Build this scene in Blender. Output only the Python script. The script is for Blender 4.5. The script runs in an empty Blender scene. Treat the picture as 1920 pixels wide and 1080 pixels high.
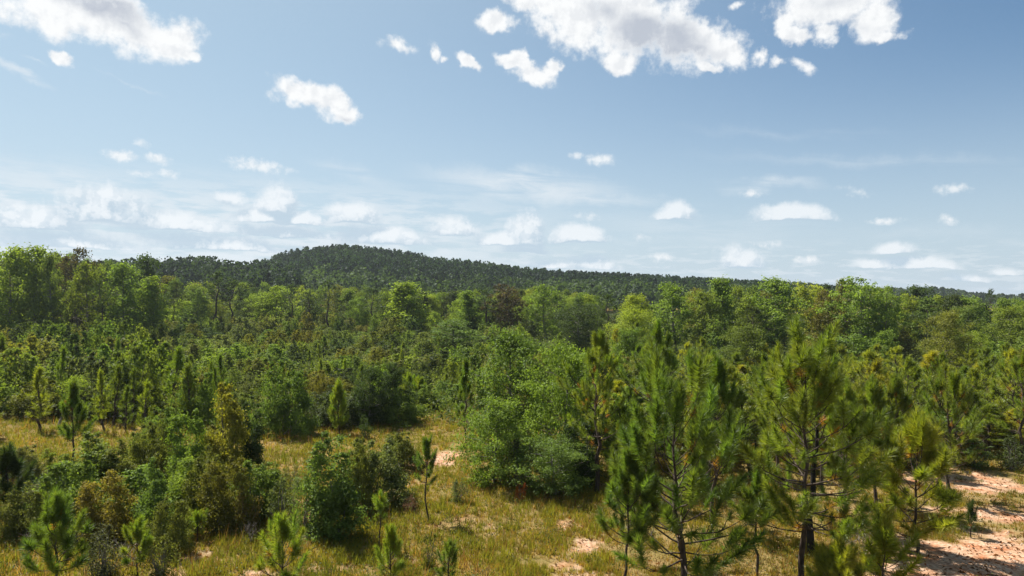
import bpy, math, random
import numpy as np
from mathutils import Matrix, Vector, Euler

S = bpy.context.scene
COL = S.collection
R = math.radians
rng = np.random.default_rng(11)

# ------------------------------------------------------------------ camera
CAM_H, FPX, HOR, ROLL = 10.0, 1297.0, 545.0, R(1.0)
cam_d = bpy.data.cameras.new('camera')
cam_d.sensor_width = 36.0
cam_d.lens = FPX / 1920 * 36
cam_d.clip_start, cam_d.clip_end = 0.1, 20000
cam = bpy.data.objects.new('camera', cam_d)
COL.objects.link(cam)
PITCH = math.atan((HOR - 540) / FPX)
MCAM = Matrix.Rotation(R(90) + PITCH, 3, 'X') @ Matrix.Rotation(ROLL, 3, 'Z')
cam.matrix_world = Matrix.Translation((0, 0, CAM_H)) @ MCAM.to_4x4()
S.camera = cam

# ------------------------------------------------------------------ sun + exposure
SUN_EL, SUN_AZ = R(53), R(-50)          # azimuth measured from the view axis (+Y) towards +X
sun_d = bpy.data.lights.new('sun', 'SUN')
sun_d.energy = 5.0
sun_d.angle = R(0.53)
sun_d.color = (1.0, 0.95, 0.86)
sun = bpy.data.objects.new('sun', sun_d)
COL.objects.link(sun)
to_sun = Vector((math.sin(SUN_AZ) * math.cos(SUN_EL), math.cos(SUN_AZ) * math.cos(SUN_EL), math.sin(SUN_EL)))
sun.rotation_euler = to_sun.to_track_quat('Z', 'Y').to_euler()
sun.location = (-40, 40, 120)
S.view_settings.view_transform = 'Standard'
S.view_settings.look = 'None'
S.view_settings.gamma = 1.0
S.view_settings.use_curve_mapping = False
S.view_settings.exposure = 1.08
S.render.engine = 'CYCLES'
S.cycles.max_bounces = 7
S.cycles.diffuse_bounces = 3
S.cycles.glossy_bounces = 1
S.cycles.transmission_bounces = 4
S.cycles.volume_bounces = 0
S.cycles.use_denoising = True
S.cycles.denoising_prefilter = 'NONE'


def ray(px, py):
    v = MCAM @ Vector(((px - 960) / FPX, (540 - py) / FPX, -1.0))
    return v.normalized()


def hor(px):
    return HOR + (px - 960) * math.tan(ROLL)


def ground_at(px, py):
    """Point of the level ground seen at a pixel of the 1920 wide photograph."""
    v = ray(px, py)
    t = -CAM_H / v.z
    return v.x * t, v.y * t


def x_at(px, d):
    xc = (px - 960) / FPX * d
    return xc * math.cos(ROLL) + (CAM_H + xc * math.sin(ROLL)) * math.sin(ROLL)


def depth(px, pyb):
    return CAM_H * FPX / (pyb - hor(px))


def z_at(px, py, d):
    return CAM_H - (py - hor(px)) / FPX * d


# ------------------------------------------------------------------ sky
def build_world():
    w = bpy.data.worlds.new('World')
    S.world = w
    w.use_nodes = True
    w.cycles.sampling_method = 'NONE'
    nt = w.node_tree
    nt.nodes.clear()
    N, L = nt.nodes, nt.links

    def node(t, **k):
        n = N.new(t)
        for a, b in k.items():
            setattr(n, a, b)
        return n

    def sock(i, v):
        if hasattr(v, 'is_output'):
            L.new(v, i)
        else:
            i.default_value = v

    def M(op, a, b=None, c=None, clamp=False):
        n = node('ShaderNodeMath', operation=op, use_clamp=clamp)
        sock(n.inputs[0], a)
        if b is not None:
            sock(n.inputs[1], b)
        if c is not None:
            sock(n.inputs[2], c)
        return n.outputs[0]

    def smooth(v, lo, hi, a=0.0, b=1.0):
        n = node('ShaderNodeMapRange', interpolation_type='SMOOTHSTEP')
        sock(n.inputs['Value'], v)
        n.inputs['From Min'].default_value = lo
        n.inputs['From Max'].default_value = hi
        n.inputs['To Min'].default_value = a
        n.inputs['To Max'].default_value = b
        return n.outputs[0]

    def mix(f, a, b):
        n = node('ShaderNodeMix', data_type='RGBA')
        sock(n.inputs['Factor'], f)
        sock(n.inputs['A'], a)
        sock(n.inputs['B'], b)
        return n.outputs['Result']

    def comb(x, y, z=0.0):
        n = node('ShaderNodeCombineXYZ')
        sock(n.inputs[0], x); sock(n.inputs[1], y); sock(n.inputs[2], z)
        return n.outputs[0]

    def noise(vec, scale, detail=6.0, rough=0.55, dist=0.0, dims='2D'):
        n = node('ShaderNodeTexNoise', noise_dimensions=dims)
        L.new(vec, n.inputs['Vector'])
        n.inputs['Scale'].default_value = scale
        n.inputs['Detail'].default_value = detail
        n.inputs['Roughness'].default_value = rough
        n.inputs['Distortion'].default_value = dist
        return n

    sky = node('ShaderNodeTexSky', sky_type='NISHITA')
    sky.sun_disc = False
    sky.sun_elevation = SUN_EL
    sky.sun_rotation = SUN_AZ
    sky.altitude = 50
    sky.air_density = 1.0
    sky.dust_density = 1.6
    sky.ozone_density = 1.6

    tc = node('ShaderNodeTexCoord')
    sp = node('ShaderNodeSeparateXYZ')
    L.new(tc.outputs['Generated'], sp.inputs[0])
    az = M('MULTIPLY', M('ARCTAN2', sp.outputs[0], sp.outputs[1]), 57.29578)
    el = M('MULTIPLY', M('ARCSINE', sp.outputs[2]), 57.29578)
    uv0 = comb(az, el)
    # wander of the outlines
    wn = noise(uv0, 0.22, 5, 0.62)
    sub = node('ShaderNodeVectorMath', operation='SUBTRACT')
    L.new(wn.outputs['Color'], sub.inputs[0]); sub.inputs[1].default_value = (0.5, 0.5, 0.5)
    ma = node('ShaderNodeVectorMath', operation='MULTIPLY_ADD')
    L.new(sub.outputs[0], ma.inputs[0]); ma.inputs[1].default_value = (3.0, 2.2, 0); L.new(uv0, ma.inputs[2])
    uv = ma.outputs[0]

    def deg(px, py):
        v = ray(px, py)
        return math.degrees(math.atan2(v.x, v.y)), math.degrees(math.asin(v.z))

    K = math.degrees(1 / FPX)

    def field(blobs, coord):
        """Largest (1 - r) over soft ellipses: px, py, rx, ry, turn (deg, clockwise), weight, flat base."""
        acc = None
        for (px, py, rx, ry, rot, wgt, flat) in blobs:
            u, v = deg(px, py)
            k = K * math.cos(math.atan((px - 960) / FPX)) ** 1.5
            gr = node('ShaderNodeTexGradient', gradient_type='SPHERICAL')
            t = gr.texture_mapping
            t.vector_type = 'TEXTURE'
            t.translation, t.rotation, t.scale = (u, v, 0), (0, 0, R(-rot - 0.9)), (2 * rx * k, 2 * ry * k, 1)
            L.new(coord, gr.inputs[0])
            f = M('MULTIPLY_ADD', gr.outputs['Fac'], 2 * wgt, -wgt)
            if flat:
                li = node('ShaderNodeTexGradient', gradient_type='LINEAR')
                t = li.texture_mapping
                t.vector_type = 'TEXTURE'
                t.translation, t.rotation, t.scale = (u, v - 0.55 * ry * k, 0), (0, 0, R(90)), (1.1 * ry * k, 1, 1)
                L.new(coord, li.inputs[0])
                f = M('MINIMUM', f, M('MULTIPLY_ADD', li.outputs['Fac'], 6, -1.4))
            acc = f if acc is None else M('SMOOTH_MAX', acc, f, 0.12)
        return acc

    B = lambda *a: (a + (0, 1.0, 0))[:7] if len(a) == 4 else ((a + (1.0, 0))[:7] if len(a) == 5 else (a + (0,))[:7])
    puffs = [B(95, 15, 95, 60), B(190, 30, 120, 62, 8), B(265, 60, 95, 44, 14), B(325, 76, 56, 46), B(352, 104, 26, 14),
             B(127, 112, 26, 15, 28), B(573, 178, 72, 26, 14), B(618, 198, 62, 34, 18), B(652, 216, 34, 20),
             B(935, 42, 40, 20), B(880, 109, 34, 13, 28), B(810, 90, 12, 22, -35, .75), B(830, 102, 12, 8, 0, .6),
             B(745, 82, 26, 12, 0, .5), B(970, 117, 44, 15, 22), B(1003, 140, 50, 22, 12), B(1034, 132, 24, 20),
             B(975, 108, 18, 16), B(1160, 120, 48, 24),
             B(1010, 5, 60, 30, 10), B(1085, 35, 105, 58, 15), B(1190, 40, 130, 74, 6), B(1285, 72, 112, 54, 14),
             B(1360, 96, 50, 26, 12), B(1330, 123, 34, 11), B(1420, 108, 17, 15, 0, .6), B(1456, 121, 22, 9, 0, .5),
             B(1502, 122, 20, 14, 20, .5),
             B(1555, 5, 118, 62), B(1640, 38, 58, 44), B(1475, 40, 30, 22), B(1492, 68, 42, 20, 20), B(1545, 68, 38, 22),
             B(1662, 64, 30, 16), B(1390, 6, 12, 6, 0, .4)]
    small = [B(225, 290, 36, 14), B(294, 298, 34, 13, 12), B(320, 326, 24, 10, 0, .7), B(262, 268, 20, 9, 12, .45),
             B(262, 326, 28, 8, 0, .5), B(485, 312, 66, 16, 4, .8), B(1125, 300, 36, 12, 4), B(1080, 292, 16, 9, 0, .5),
             B(1785, 354, 38, 13, 0, .6), B(1780, 413, 24, 13, 10, .7), B(1660, 414, 36, 9, 0, .9), B(1515, 486, 30, 9),
             B(1240, 483, 26, 9, 0, .7), B(1440, 458, 26, 9, 0, .5), B(1605, 358, 34, 9, 10, .4), B(1410, 362, 24, 10, 0, .6),
             B(1100, 408, 22, 9, 0, .4), B(1205, 448, 20, 7, 0, .5)]
    heaps = [B(518, 392, 46, 52, 0, 1.15, 1), B(500, 412, 70, 26, 0, 1, 1), B(560, 415, 60, 26, 0, 1, 1),
             B(660, 410, 66, 36, 0, .9, 1), B(540, 440, 130, 22, 2, .8, 1), B(720, 450, 110, 32, 6, .85, 1),
             B(855, 436, 70, 30, 8, .7, 1), B(985, 450, 44, 60, 0, 1.1, 1), B(945, 455, 66, 24, 0, .9, 1),
             B(985, 470, 50, 14, 0, .7, 1), B(1085, 448, 64, 30, 6, 1.1, 1), B(1270, 405, 44, 30, 0, .9, 1),
             B(1484, 408, 84, 30, 2, 1.1, 1), B(1388, 492, 56, 36, 12, .9, 1), B(1720, 500, 98, 24, 4, .9, 1),
             B(1640, 498, 56, 18, 0, .8, 1), B(1675, 470, 44, 22, 0, .7, 1), B(1825, 524, 46, 14, 8, .6, 1),
             B(1895, 510, 40, 12, 4, .5, 1), B(1115, 500, 60, 22, 6, .6, 1), B(1030, 498, 50, 14, 0, .5, 1),
             B(200, 404, 110, 62, 0, .85, 1), B(60, 420, 120, 50, 4, .8, 1), B(330, 425, 130, 34, 4, .8, 1),
             B(130, 458, 200, 36, 4, .7, 1), B(420, 462, 200, 30, 4, .7, 1), B(210, 372, 50, 34, 0, .6, 1),
             B(430, 372, 36, 18, 10, .7, 0)]
    veil = [B(985, 348, 260, 44, 3, 1.0), B(1120, 372, 200, 20, 3, .7), B(880, 330, 150, 18, 6, .6),
            B(1440, 346, 130, 22, 2, .7), B(30, 136, 90, 14, 14, .9), B(240, 155, 80, 6, 12, .6), B(80, 122, 40, 6, 12, .5),
            B(10, 75, 30, 10, 0, .4), B(660, 322, 110, 22, 10, .5), B(150, 345, 260, 34, 6, .6), B(1650, 300, 500, 20, 4, .35),
            B(1450, 250, 320, 16, 4, .25), B(1750, 440, 360, 30, 2, .35), B(1300, 430, 360, 60, 0, .45), B(500, 350, 300, 30, 4, .3)]
    shade = [B(185, 8, 120, 36, 10, 1.0), B(240, 50, 60, 22, 16, .5), B(1235, 70, 120, 52, 12, 1.25), B(1290, 96, 80, 24, 8, .8),
             B(1130, 28, 60, 30, 20, .5), B(1560, 5, 80, 30, 0, .35), B(650, 222, 40, 10, 0, .5), B(1620, 50, 50, 20, 0, .3),
             B(525, 412, 46, 22, 0, .6), B(985, 452, 60, 14, 0, .5), B(1388, 478, 28, 16, 0, .9), B(1480, 416, 70, 9, 0, .6)]

    # fine billows, in angle space and slightly lit from the upper left
    def billow(coord, sc, det):
        return noise(coord, sc, det, 0.6).outputs['Fac']
    off = node('ShaderNodeVectorMath', operation='ADD')
    L.new(uv0, off.inputs[0]); off.inputs[1].default_value = (-0.35, 0.45, 0)
    n1, n1o = billow(uv0, 0.55, 6), billow(off.outputs[0], 0.55, 3)
    n2, n2o = billow(uv0, 1.5, 4), billow(off.outputs[0], 1.5, 2)

    F1 = field(puffs, uv)
    F1n = M('ADD', F1, M('MULTIPLY_ADD', n1, 1.15, M('MULTIPLY_ADD', n2, 0.25, -0.70)))
    # small ones wander less
    ma2 = node('ShaderNodeVectorMath', operation='MULTIPLY_ADD')
    L.new(sub.outputs[0], ma2.inputs[0]); ma2.inputs[1].default_value = (1.1, 0.7, 0); L.new(uv0, ma2.inputs[2])
    F2 = field(small, ma2.outputs[0])
    F2n = M('ADD', F2, M('MULTIPLY_ADD', n2, 1.0, -0.5))
    heaps = [b[:5] + (b[5] * 1.35, b[6]) for b in heaps]
    F3 = field(heaps, ma2.outputs[0])
    F3n = M('ADD', F3, M('MULTIPLY_ADD', n2, 0.45, M('MULTIPLY_ADD', n1, 0.75, -0.60)))
    up = node('ShaderNodeVectorMath', operation='ADD')
    L.new(ma2.outputs[0], up.inputs[0]); up.inputs[1].default_value = (-0.30, 0.80, 0)
    lit3 = M('SUBTRACT', F3, field([b[:6] + (0,) for b in heaps], up.outputs[0]))
    G = field(shade, uv)
    V = field(veil, uv)

    # elsewhere the same fair-weather cumulus goes on, out of the frame
    gen = noise(tc.outputs['Generated'], 3.2, 6, 0.58, 0.0, '3D')
    outside = M('MAXIMUM', smooth(M('ABSOLUTE', az), 42, 60), smooth(el, 25, 33))
    low = smooth(el, 1, 10)
    F4 = M('MULTIPLY', M('MULTIPLY', smooth(gen.outputs['Fac'], 0.58, 0.70), outside), low)

    a1 = smooth(F1n, -0.10, 0.50)
    a2 = M('MULTIPLY', smooth(F2n, -0.10, 0.80), 0.85)
    a3 = M('MULTIPLY', smooth(F3n, -0.12, 0.60), 0.88)

    # hazy heap layer low over the left horizon
    st = comb(M('MULTIPLY', az, 0.10), M('MULTIPLY', el, 0.55))
    bank = noise(st, 2.2, 7, 0.58)
    bank2 = noise(st, 4.6, 6, 0.6)
    bmask = M('MULTIPLY', smooth(el, 9.5, 5.0), smooth(az, 12, -14))
    ab = M('MULTIPLY', M('MULTIPLY', smooth(bank.outputs['Fac'], 0.36, 0.58), bmask), 0.80)
    bmask2 = M('MULTIPLY', smooth(el, 5.0, 2.0), 0.45)
    ab2 = M('MULTIPLY', smooth(bank2.outputs['Fac'], 0.48, 0.66), bmask2)

    streak = noise(comb(M('MULTIPLY', az, 0.12), M('MULTIPLY_ADD', az, 0.05, el)), 0.9, 7, 0.6, 0.4)
    av = M('MULTIPLY', M('MULTIPLY', smooth(V, 0.0, 0.9), smooth(streak.outputs['Fac'], 0.26, 0.62)), 0.8)

    # base colour: Nishita with pale summer moisture low down
    base = sky.outputs[0]
    hue = node('ShaderNodeMix', data_type='RGBA', blend_type='MULTIPLY')
    hue.inputs['Factor'].default_value = 1.0
    L.new(base, hue.inputs['A'])
    hue.inputs['B'].default_value = SKY_TINT
    base = hue.outputs['Result']
    sd = node('ShaderNodeVectorMath', operation='DOT_PRODUCT')
    L.new(tc.outputs['Generated'], sd.inputs[0]); sd.inputs[1].default_value = to_sun
    base = mix(smooth(sd.outputs['Value'], 0.12, 1.05, 0.0, 0.70), base, SUNWARD)
    moist = M('MULTIPLY', M('POWER', smooth(el, 26.0, -2.0), 1.5), 0.86)
    base = mix(moist, base, MOIST)
    white, pale, grey = CLOUD_WHITE, CLOUD_PALE, CLOUD_GREY
    base = mix(av, base, pale)
    base = mix(ab2, base, pale)
    base = mix(ab, base, pale)
    # heaps: bright crown, blue grey foot
    rel2 = smooth(M('SUBTRACT', n2, n2o), -0.13, 0.10)
    sh3 = smooth(M('MULTIPLY_ADD', rel2, 0.22, M('MULTIPLY_ADD', M('SUBTRACT', n1, n1o), 0.7, lit3)), -0.02, 0.80)
    c3 = mix(sh3, CLOUD_BLUE, (6.9, 7.2, 7.45, 1))
    c3 = mix(0.12, c3, pale)
    base = mix(a3, base, c3)
    base = mix(a2, base, mix(M('MULTIPLY', rel2, 0.8), pale, white))
    rel1 = smooth(M('SUBTRACT', n1, n1o), -0.22, 0.10)
    g = M('MULTIPLY', smooth(G, -0.05, 0.75), smooth(F1n, 0.12, 0.6))
    c1 = mix(M('MULTIPLY', M('SUBTRACT', 1.0, rel1), 0.30), white, grey)
    c1 = mix(M('MULTIPLY', g, M('MULTIPLY_ADD', n1, 1.0, 0.45), clamp=True), c1, grey)
    base = mix(a1, base, c1)
    base = mix(F4, base, mix(smooth(gen.outputs['Fac'], 0.62, 0.78), white, grey))

    bg = node('ShaderNodeBackground')
    L.new(base, bg.inputs['Color'])
    bg.inputs['Strength'].default_value = 0.0625
    out = node('ShaderNodeOutputWorld')
    L.new(bg.outputs[0], out.inputs[0])


SKY_TINT = (0.47, 0.70, 0.82, 1)
SUNWARD = (4.1, 5.0, 5.5, 1)
MOIST = (4.9, 5.75, 6.5, 1)
CLOUD_WHITE = (7.4, 7.5, 7.55, 1)
CLOUD_PALE = (5.9, 6.4, 6.8, 1)
CLOUD_BLUE = (3.7, 4.7, 5.6, 1)
CLOUD_GREY = (4.0, 4.35, 4.95, 1)
build_world()
#=====END SKY

# ------------------------------------------------------------------ materials
def nodemat(name):
    m = bpy.data.materials.new(name)
    m.use_nodes = True
    nt = m.node_tree
    nt.nodes.clear()
    return m, nt


def leaf_material(name, translucent=0.34, gloss=0.012, rough=0.6, warm=(1.18, 1.10, 0.72), spread=(0.6, 1.40)):
    """Leaf colour = the plant's own colour (object colour) varied leaf by leaf."""
    m, nt = nodemat(name)
    N, L = nt.nodes.new, nt.links.new
    oi = N('ShaderNodeObjectInfo')
    at = N('ShaderNodeAttribute'); at.attribute_name = 'tint'
    mr = N('ShaderNodeMapRange')
    L(at.outputs['Fac'], mr.inputs['Value'])
    mr.inputs['To Min'].default_value, mr.inputs['To Max'].default_value = spread
    cs = N('ShaderNodeVectorMath'); cs.operation = 'SCALE'
    L(oi.outputs['Color'], cs.inputs[0]); L(mr.outputs[0], cs.inputs['Scale'])
    hu = N('ShaderNodeMix'); hu.data_type = 'RGBA'; hu.blend_type = 'MULTIPLY'
    L(at.outputs['Fac'], hu.inputs['Factor']); L(cs.outputs[0], hu.inputs['A'])
    hu.inputs['B'].default_value = (*warm, 1)
    col = hu.outputs['Result']
    di = N('ShaderNodeBsdfDiffuse'); L(col, di.inputs['Color'])
    tm = N('ShaderNodeMix'); tm.data_type = 'RGBA'; tm.blend_type = 'MULTIPLY'; tm.inputs['Factor'].default_value = 1
    L(col, tm.inputs['A']); tm.inputs['B'].default_value = (1.9, 2.0, 0.9, 1)
    tr = N('ShaderNodeBsdfTranslucent'); L(tm.outputs['Result'], tr.inputs['Color'])
    mx = N('ShaderNodeMixShader'); mx.inputs[0].default_value = translucent
    L(di.outputs[0], mx.inputs[1]); L(tr.outputs[0], mx.inputs[2])
    gl = N('ShaderNodeBsdfGlossy'); gl.inputs['Roughness'].default_value = rough
    gl.inputs['Color'].default_value = (0.9, 0.95, 1, 1)
    mg = N('ShaderNodeMixShader'); mg.inputs[0].default_value = gloss
    L(mx.outputs[0], mg.inputs[1]); L(gl.outputs[0], mg.inputs[2])
    out = N('ShaderNodeOutputMaterial'); L(mg.outputs[0], out.inputs[0])
    return m


def bark_material(name, a, b, scale=9.0):
    m, nt = nodemat(name)
    N, L = nt.nodes.new, nt.links.new
    tc = N('ShaderNodeTexCoord')
    mp = N('ShaderNodeMapping'); mp.inputs['Scale'].default_value = (1, 1, 0.25)
    L(tc.outputs['Object'], mp.inputs[0])
    no = N('ShaderNodeTexNoise'); no.inputs['Scale'].default_value = scale; no.inputs['Detail'].default_value = 5
    L(mp.outputs[0], no.inputs['Vector'])
    cr = N('ShaderNodeValToRGB')
    cr.color_ramp.elements[0].position, cr.color_ramp.elements[1].position = 0.35, 0.65
    cr.color_ramp.elements[0].color, cr.color_ramp.elements[1].color = (*a, 1), (*b, 1)
    L(no.outputs['Fac'], cr.inputs[0])
    bs = N('ShaderNodeBsdfPrincipled'); bs.inputs['Roughness'].default_value = 0.9
    bs.inputs['Specular IOR Level'].default_value = 0.2
    L(cr.outputs[0], bs.inputs['Base Color'])
    bu = N('ShaderNodeBump'); bu.inputs['Strength'].default_value = 0.6; bu.inputs['Distance'].default_value = 0.03
    L(no.outputs['Fac'], bu.inputs['Height']); L(bu.outputs[0], bs.inputs['Normal'])
    out = N('ShaderNodeOutputMaterial'); L(bs.outputs[0], out.inputs[0])
    return m


LEAF = leaf_material('leaves')
NEEDLE = leaf_material('pine_needles', 0.50, 0.03, 0.5, warm=(1.28, 1.10, 0.6), spread=(0.6, 1.35))
GRASSM = leaf_material('grass_blades', 0.40, 0.0, 0.5, warm=(1.55, 1.12, 0.75), spread=(0.55, 1.3))
BARK = bark_material('pine_bark', (0.028, 0.021, 0.017), (0.11, 0.08, 0.062))
BARK_GREY = bark_material('grey_bark', (0.09, 0.08, 0.07), (0.26, 0.235, 0.20))
BARK_CHAR = bark_material('charred_bark', (0.008, 0.007, 0.007), (0.03, 0.026, 0.024))
TWIG = bark_material('dry_twigs', (0.16, 0.13, 0.11), (0.34, 0.29, 0.25))

# ------------------------------------------------------------------ mesh helpers (numpy)
def make_mesh(name, V, F, mat, tint=None, smooth=False):
    """V (n,3); F (m,k) with one k; tint per vertex."""
    V = np.ascontiguousarray(V, dtype=np.float32); F = np.ascontiguousarray(F, dtype=np.int32)
    me = bpy.data.meshes.new(name)
    m, k = F.shape
    me.vertices.add(len(V)); me.vertices.foreach_set('co', V.ravel())
    me.loops.add(m * k); me.loops.foreach_set('vertex_index', F.ravel())
    me.polygons.add(m)
    me.polygons.foreach_set('loop_start', np.arange(0, m * k, k, dtype=np.int32))
    if smooth:
        me.polygons.foreach_set('use_smooth', np.ones(m, dtype=bool))
    me.update(calc_edges=True)
    if tint is not None:
        a = me.attributes.new('tint', 'FLOAT', 'POINT')
        a.data.foreach_set('value', np.ascontiguousarray(tint, dtype=np.float32))
    me.materials.append(mat)
    return me


def unit(v):
    return v / (np.linalg.norm(v, axis=-1, keepdims=True) + 1e-9)


def tubes(paths, sides=6):
    """paths: list of (points (n,3), radii (n)). One vertex/face array for all."""
    VV, FF, off = [], [], 0
    for pts, rad in paths:
        pts = np.asarray(pts, float); rad = np.asarray(rad, float); n = len(pts)
        tan = unit(np.gradient(pts, axis=0))
        ref = np.where(np.abs(tan[:, 2:3]) > 0.9, np.array([[1.0, 0, 0]]), np.array([[0, 0, 1.0]]))
        u = unit(np.cross(tan, ref)); w = np.cross(tan, u)
        a = np.arange(sides) * 2 * math.pi / sides
        ring = (pts[:, None] + rad[:, None, None] * (np.cos(a)[None, :, None] * u[:, None] + np.sin(a)[None, :, None] * w[:, None]))
        VV.append(ring.reshape(-1, 3))
        i = np.arange(n - 1)[:, None] * sides; j = np.arange(sides)[None]
        j2 = (j + 1) % sides
        FF.append((np.stack([i + j, i + j2, i + sides + j2, i + sides + j], -1).reshape(-1, 4)) + off)
        off += n * sides
    return np.concatenate(VV), np.concatenate(FF)


def leaf_quads(P, Nrm, Ln, Wd, r):
    """Diamond leaves at P facing Nrm."""
    n = len(P)
    t = unit(np.cross(Nrm, r.normal(size=(n, 3)))); b = np.cross(Nrm, t)
    Ln = np.broadcast_to(Ln, n)[:, None]; Wd = np.broadcast_to(Wd, n)[:, None]
    up = Nrm * Ln * 0.10
    V = np.stack([P - t * Ln / 2 - up, P + b * Wd / 2 + up * .5, P + t * Ln / 2 - up, P - b * Wd / 2 + up * .5], 1).reshape(-1, 3)
    return V, np.arange(4 * n, dtype=np.int32).reshape(-1, 4)


def leaf_cloud(C, size, per, leaf, r, flat=0.75, upbias=0.55, ctint=None, cen=None):
    """per leaves round every cluster centre C."""
    n = len(C)
    idx = np.repeat(np.arange(n), per)
    d = r.normal(size=(len(idx), 3)) * 0.5
    d *= np.array([1, 1, flat])
    P = C[idx] + d * np.broadcast_to(size, n)[idx][:, None]
    nr = unit(r.normal(size=(len(idx), 3)) * 0.8 + d * 0.9 + np.array([0, 0, upbias]))
    V, F = leaf_quads(P, nr, leaf * r.uniform(.7, 1.3, len(idx)), leaf * .62 * r.uniform(.7, 1.3, len(idx)), r)
    ct = r.uniform(0, 1, n) if ctint is None else ctint
    t = np.clip(0.5 * ct[idx] + 0.5 * r.uniform(0, 1, len(idx)), 0, 1)
    return V, F, np.repeat(t, 4)


def bent(p0, p1, r, wob=0.06, n=5, sag=0.0):
    p0, p1 = np.asarray(p0, float), np.asarray(p1, float)
    t = np.linspace(0, 1, n)[:, None]
    L = np.linalg.norm(p1 - p0)
    w = r.normal(size=(n, 3)) * wob * L; w[0] = 0; w[-1] = 0
    q = p0 + (p1 - p0) * t + w
    q[:, 2] -= (sag * L * 4 * t * (1 - t))[:, 0]
    return q


# ------------------------------------------------------------------ plant prototypes: dict part name -> mesh
def proto_broadleaf(seed, H=12.0, W=6.0, base=0.18, leaf=0.34, ncl=150, per=34, shape='oval', bark=None, csize=0.85):
    r = np.random.default_rng(seed)
    prof = {'oval': lambda t: np.sin(np.pi * (0.16 + 0.80 * t)) ** 0.8,
            'tall': lambda t: (1 - 0.75 * t) * min(1.0, 0.45 + 3 * t),
            'round': lambda t: np.sqrt(max(0.02, 1 - (1.75 * t - 0.75) ** 2)),
            'vase': lambda t: 0.35 + 0.75 * np.sin(np.pi * min(1, 0.1 + 0.75 * t))}[shape]
    top = H * 0.93
    lean = r.normal(size=2) * 0.03 * H
    trunk = bent((0, 0, -0.3), (lean[0], lean[1], top), r, 0.012, 8)
    tr = np.linspace(0.016 * H + 0.03, 0.02, 8)
    paths = [(trunk, tr)]
    C, limb_paths = [], []
    nprim = int(14 + ncl / 12)
    for i in range(nprim):
        t = (i + r.uniform(0, 1)) / nprim
        h = H * (base + (0.94 - base) * t)
        az = i * 2.399 + r.uniform(-.4, .4)
        Lb = 0.5 * W * prof(t) * r.uniform(0.70, 1.12)
        rise = r.uniform(0.25, 0.7) * Lb * (0.6 + 0.8 * t)
        k = np.interp(h - rise * .8, trunk[:, 2], np.arange(8))
        s = np.array([np.interp(k, np.arange(8), trunk[:, a]) for a in range(3)])
        e = np.array([s[0] + Lb * math.cos(az), s[1] + Lb * math.sin(az), h])
        p = bent(s, e, r, 0.05, 5)
        rb = 0.006 * H * (1 - .6 * t) + 0.012
        limb_paths.append((p, np.linspace(rb, 0.012, 5)))
        m = max(2, int(ncl / nprim))
        for j in range(m):
            f = r.uniform(0.35, 1.05) if j else 1.0
            q = s + (e - s) * f
            off = r.normal(size=3) * np.array([1, 1, .8]) * (0.16 * W * (0.4 + 0.5 * prof(t)))
            C.append(q + off)
    C.append(trunk[-1] + np.array([0, 0, .2]))
    C = np.array(C)
    C[:, 2] = np.clip(C[:, 2], 0.35, H * 0.985)
    for c in C[r.permutation(len(C))[:len(C) // 3]]:
        k = r.integers(nprim); a = limb_paths[k][0][r.integers(2, 5)]
        if np.linalg.norm(a - c) < W * .35:
            limb_paths.append((np.stack([a, (a + c) / 2 + r.normal(size=3) * .1, c]), np.array([.03, .02, .01])))
    V, F, t = leaf_cloud(C, r.uniform(.6, 1.25, len(C)) * csize, per, leaf, r)
    tv, tf = tubes(paths, 7); lv, lf = tubes(limb_paths, 4)
    bark = bark or BARK_GREY
    return {'trunk': make_mesh('trunk', tv, tf, bark, smooth=True), 'limbs': make_mesh('limbs', lv, lf, bark, smooth=True),
            'crown': make_mesh('crown', V, F, LEAF, t), '_size': (W, H)}


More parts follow.
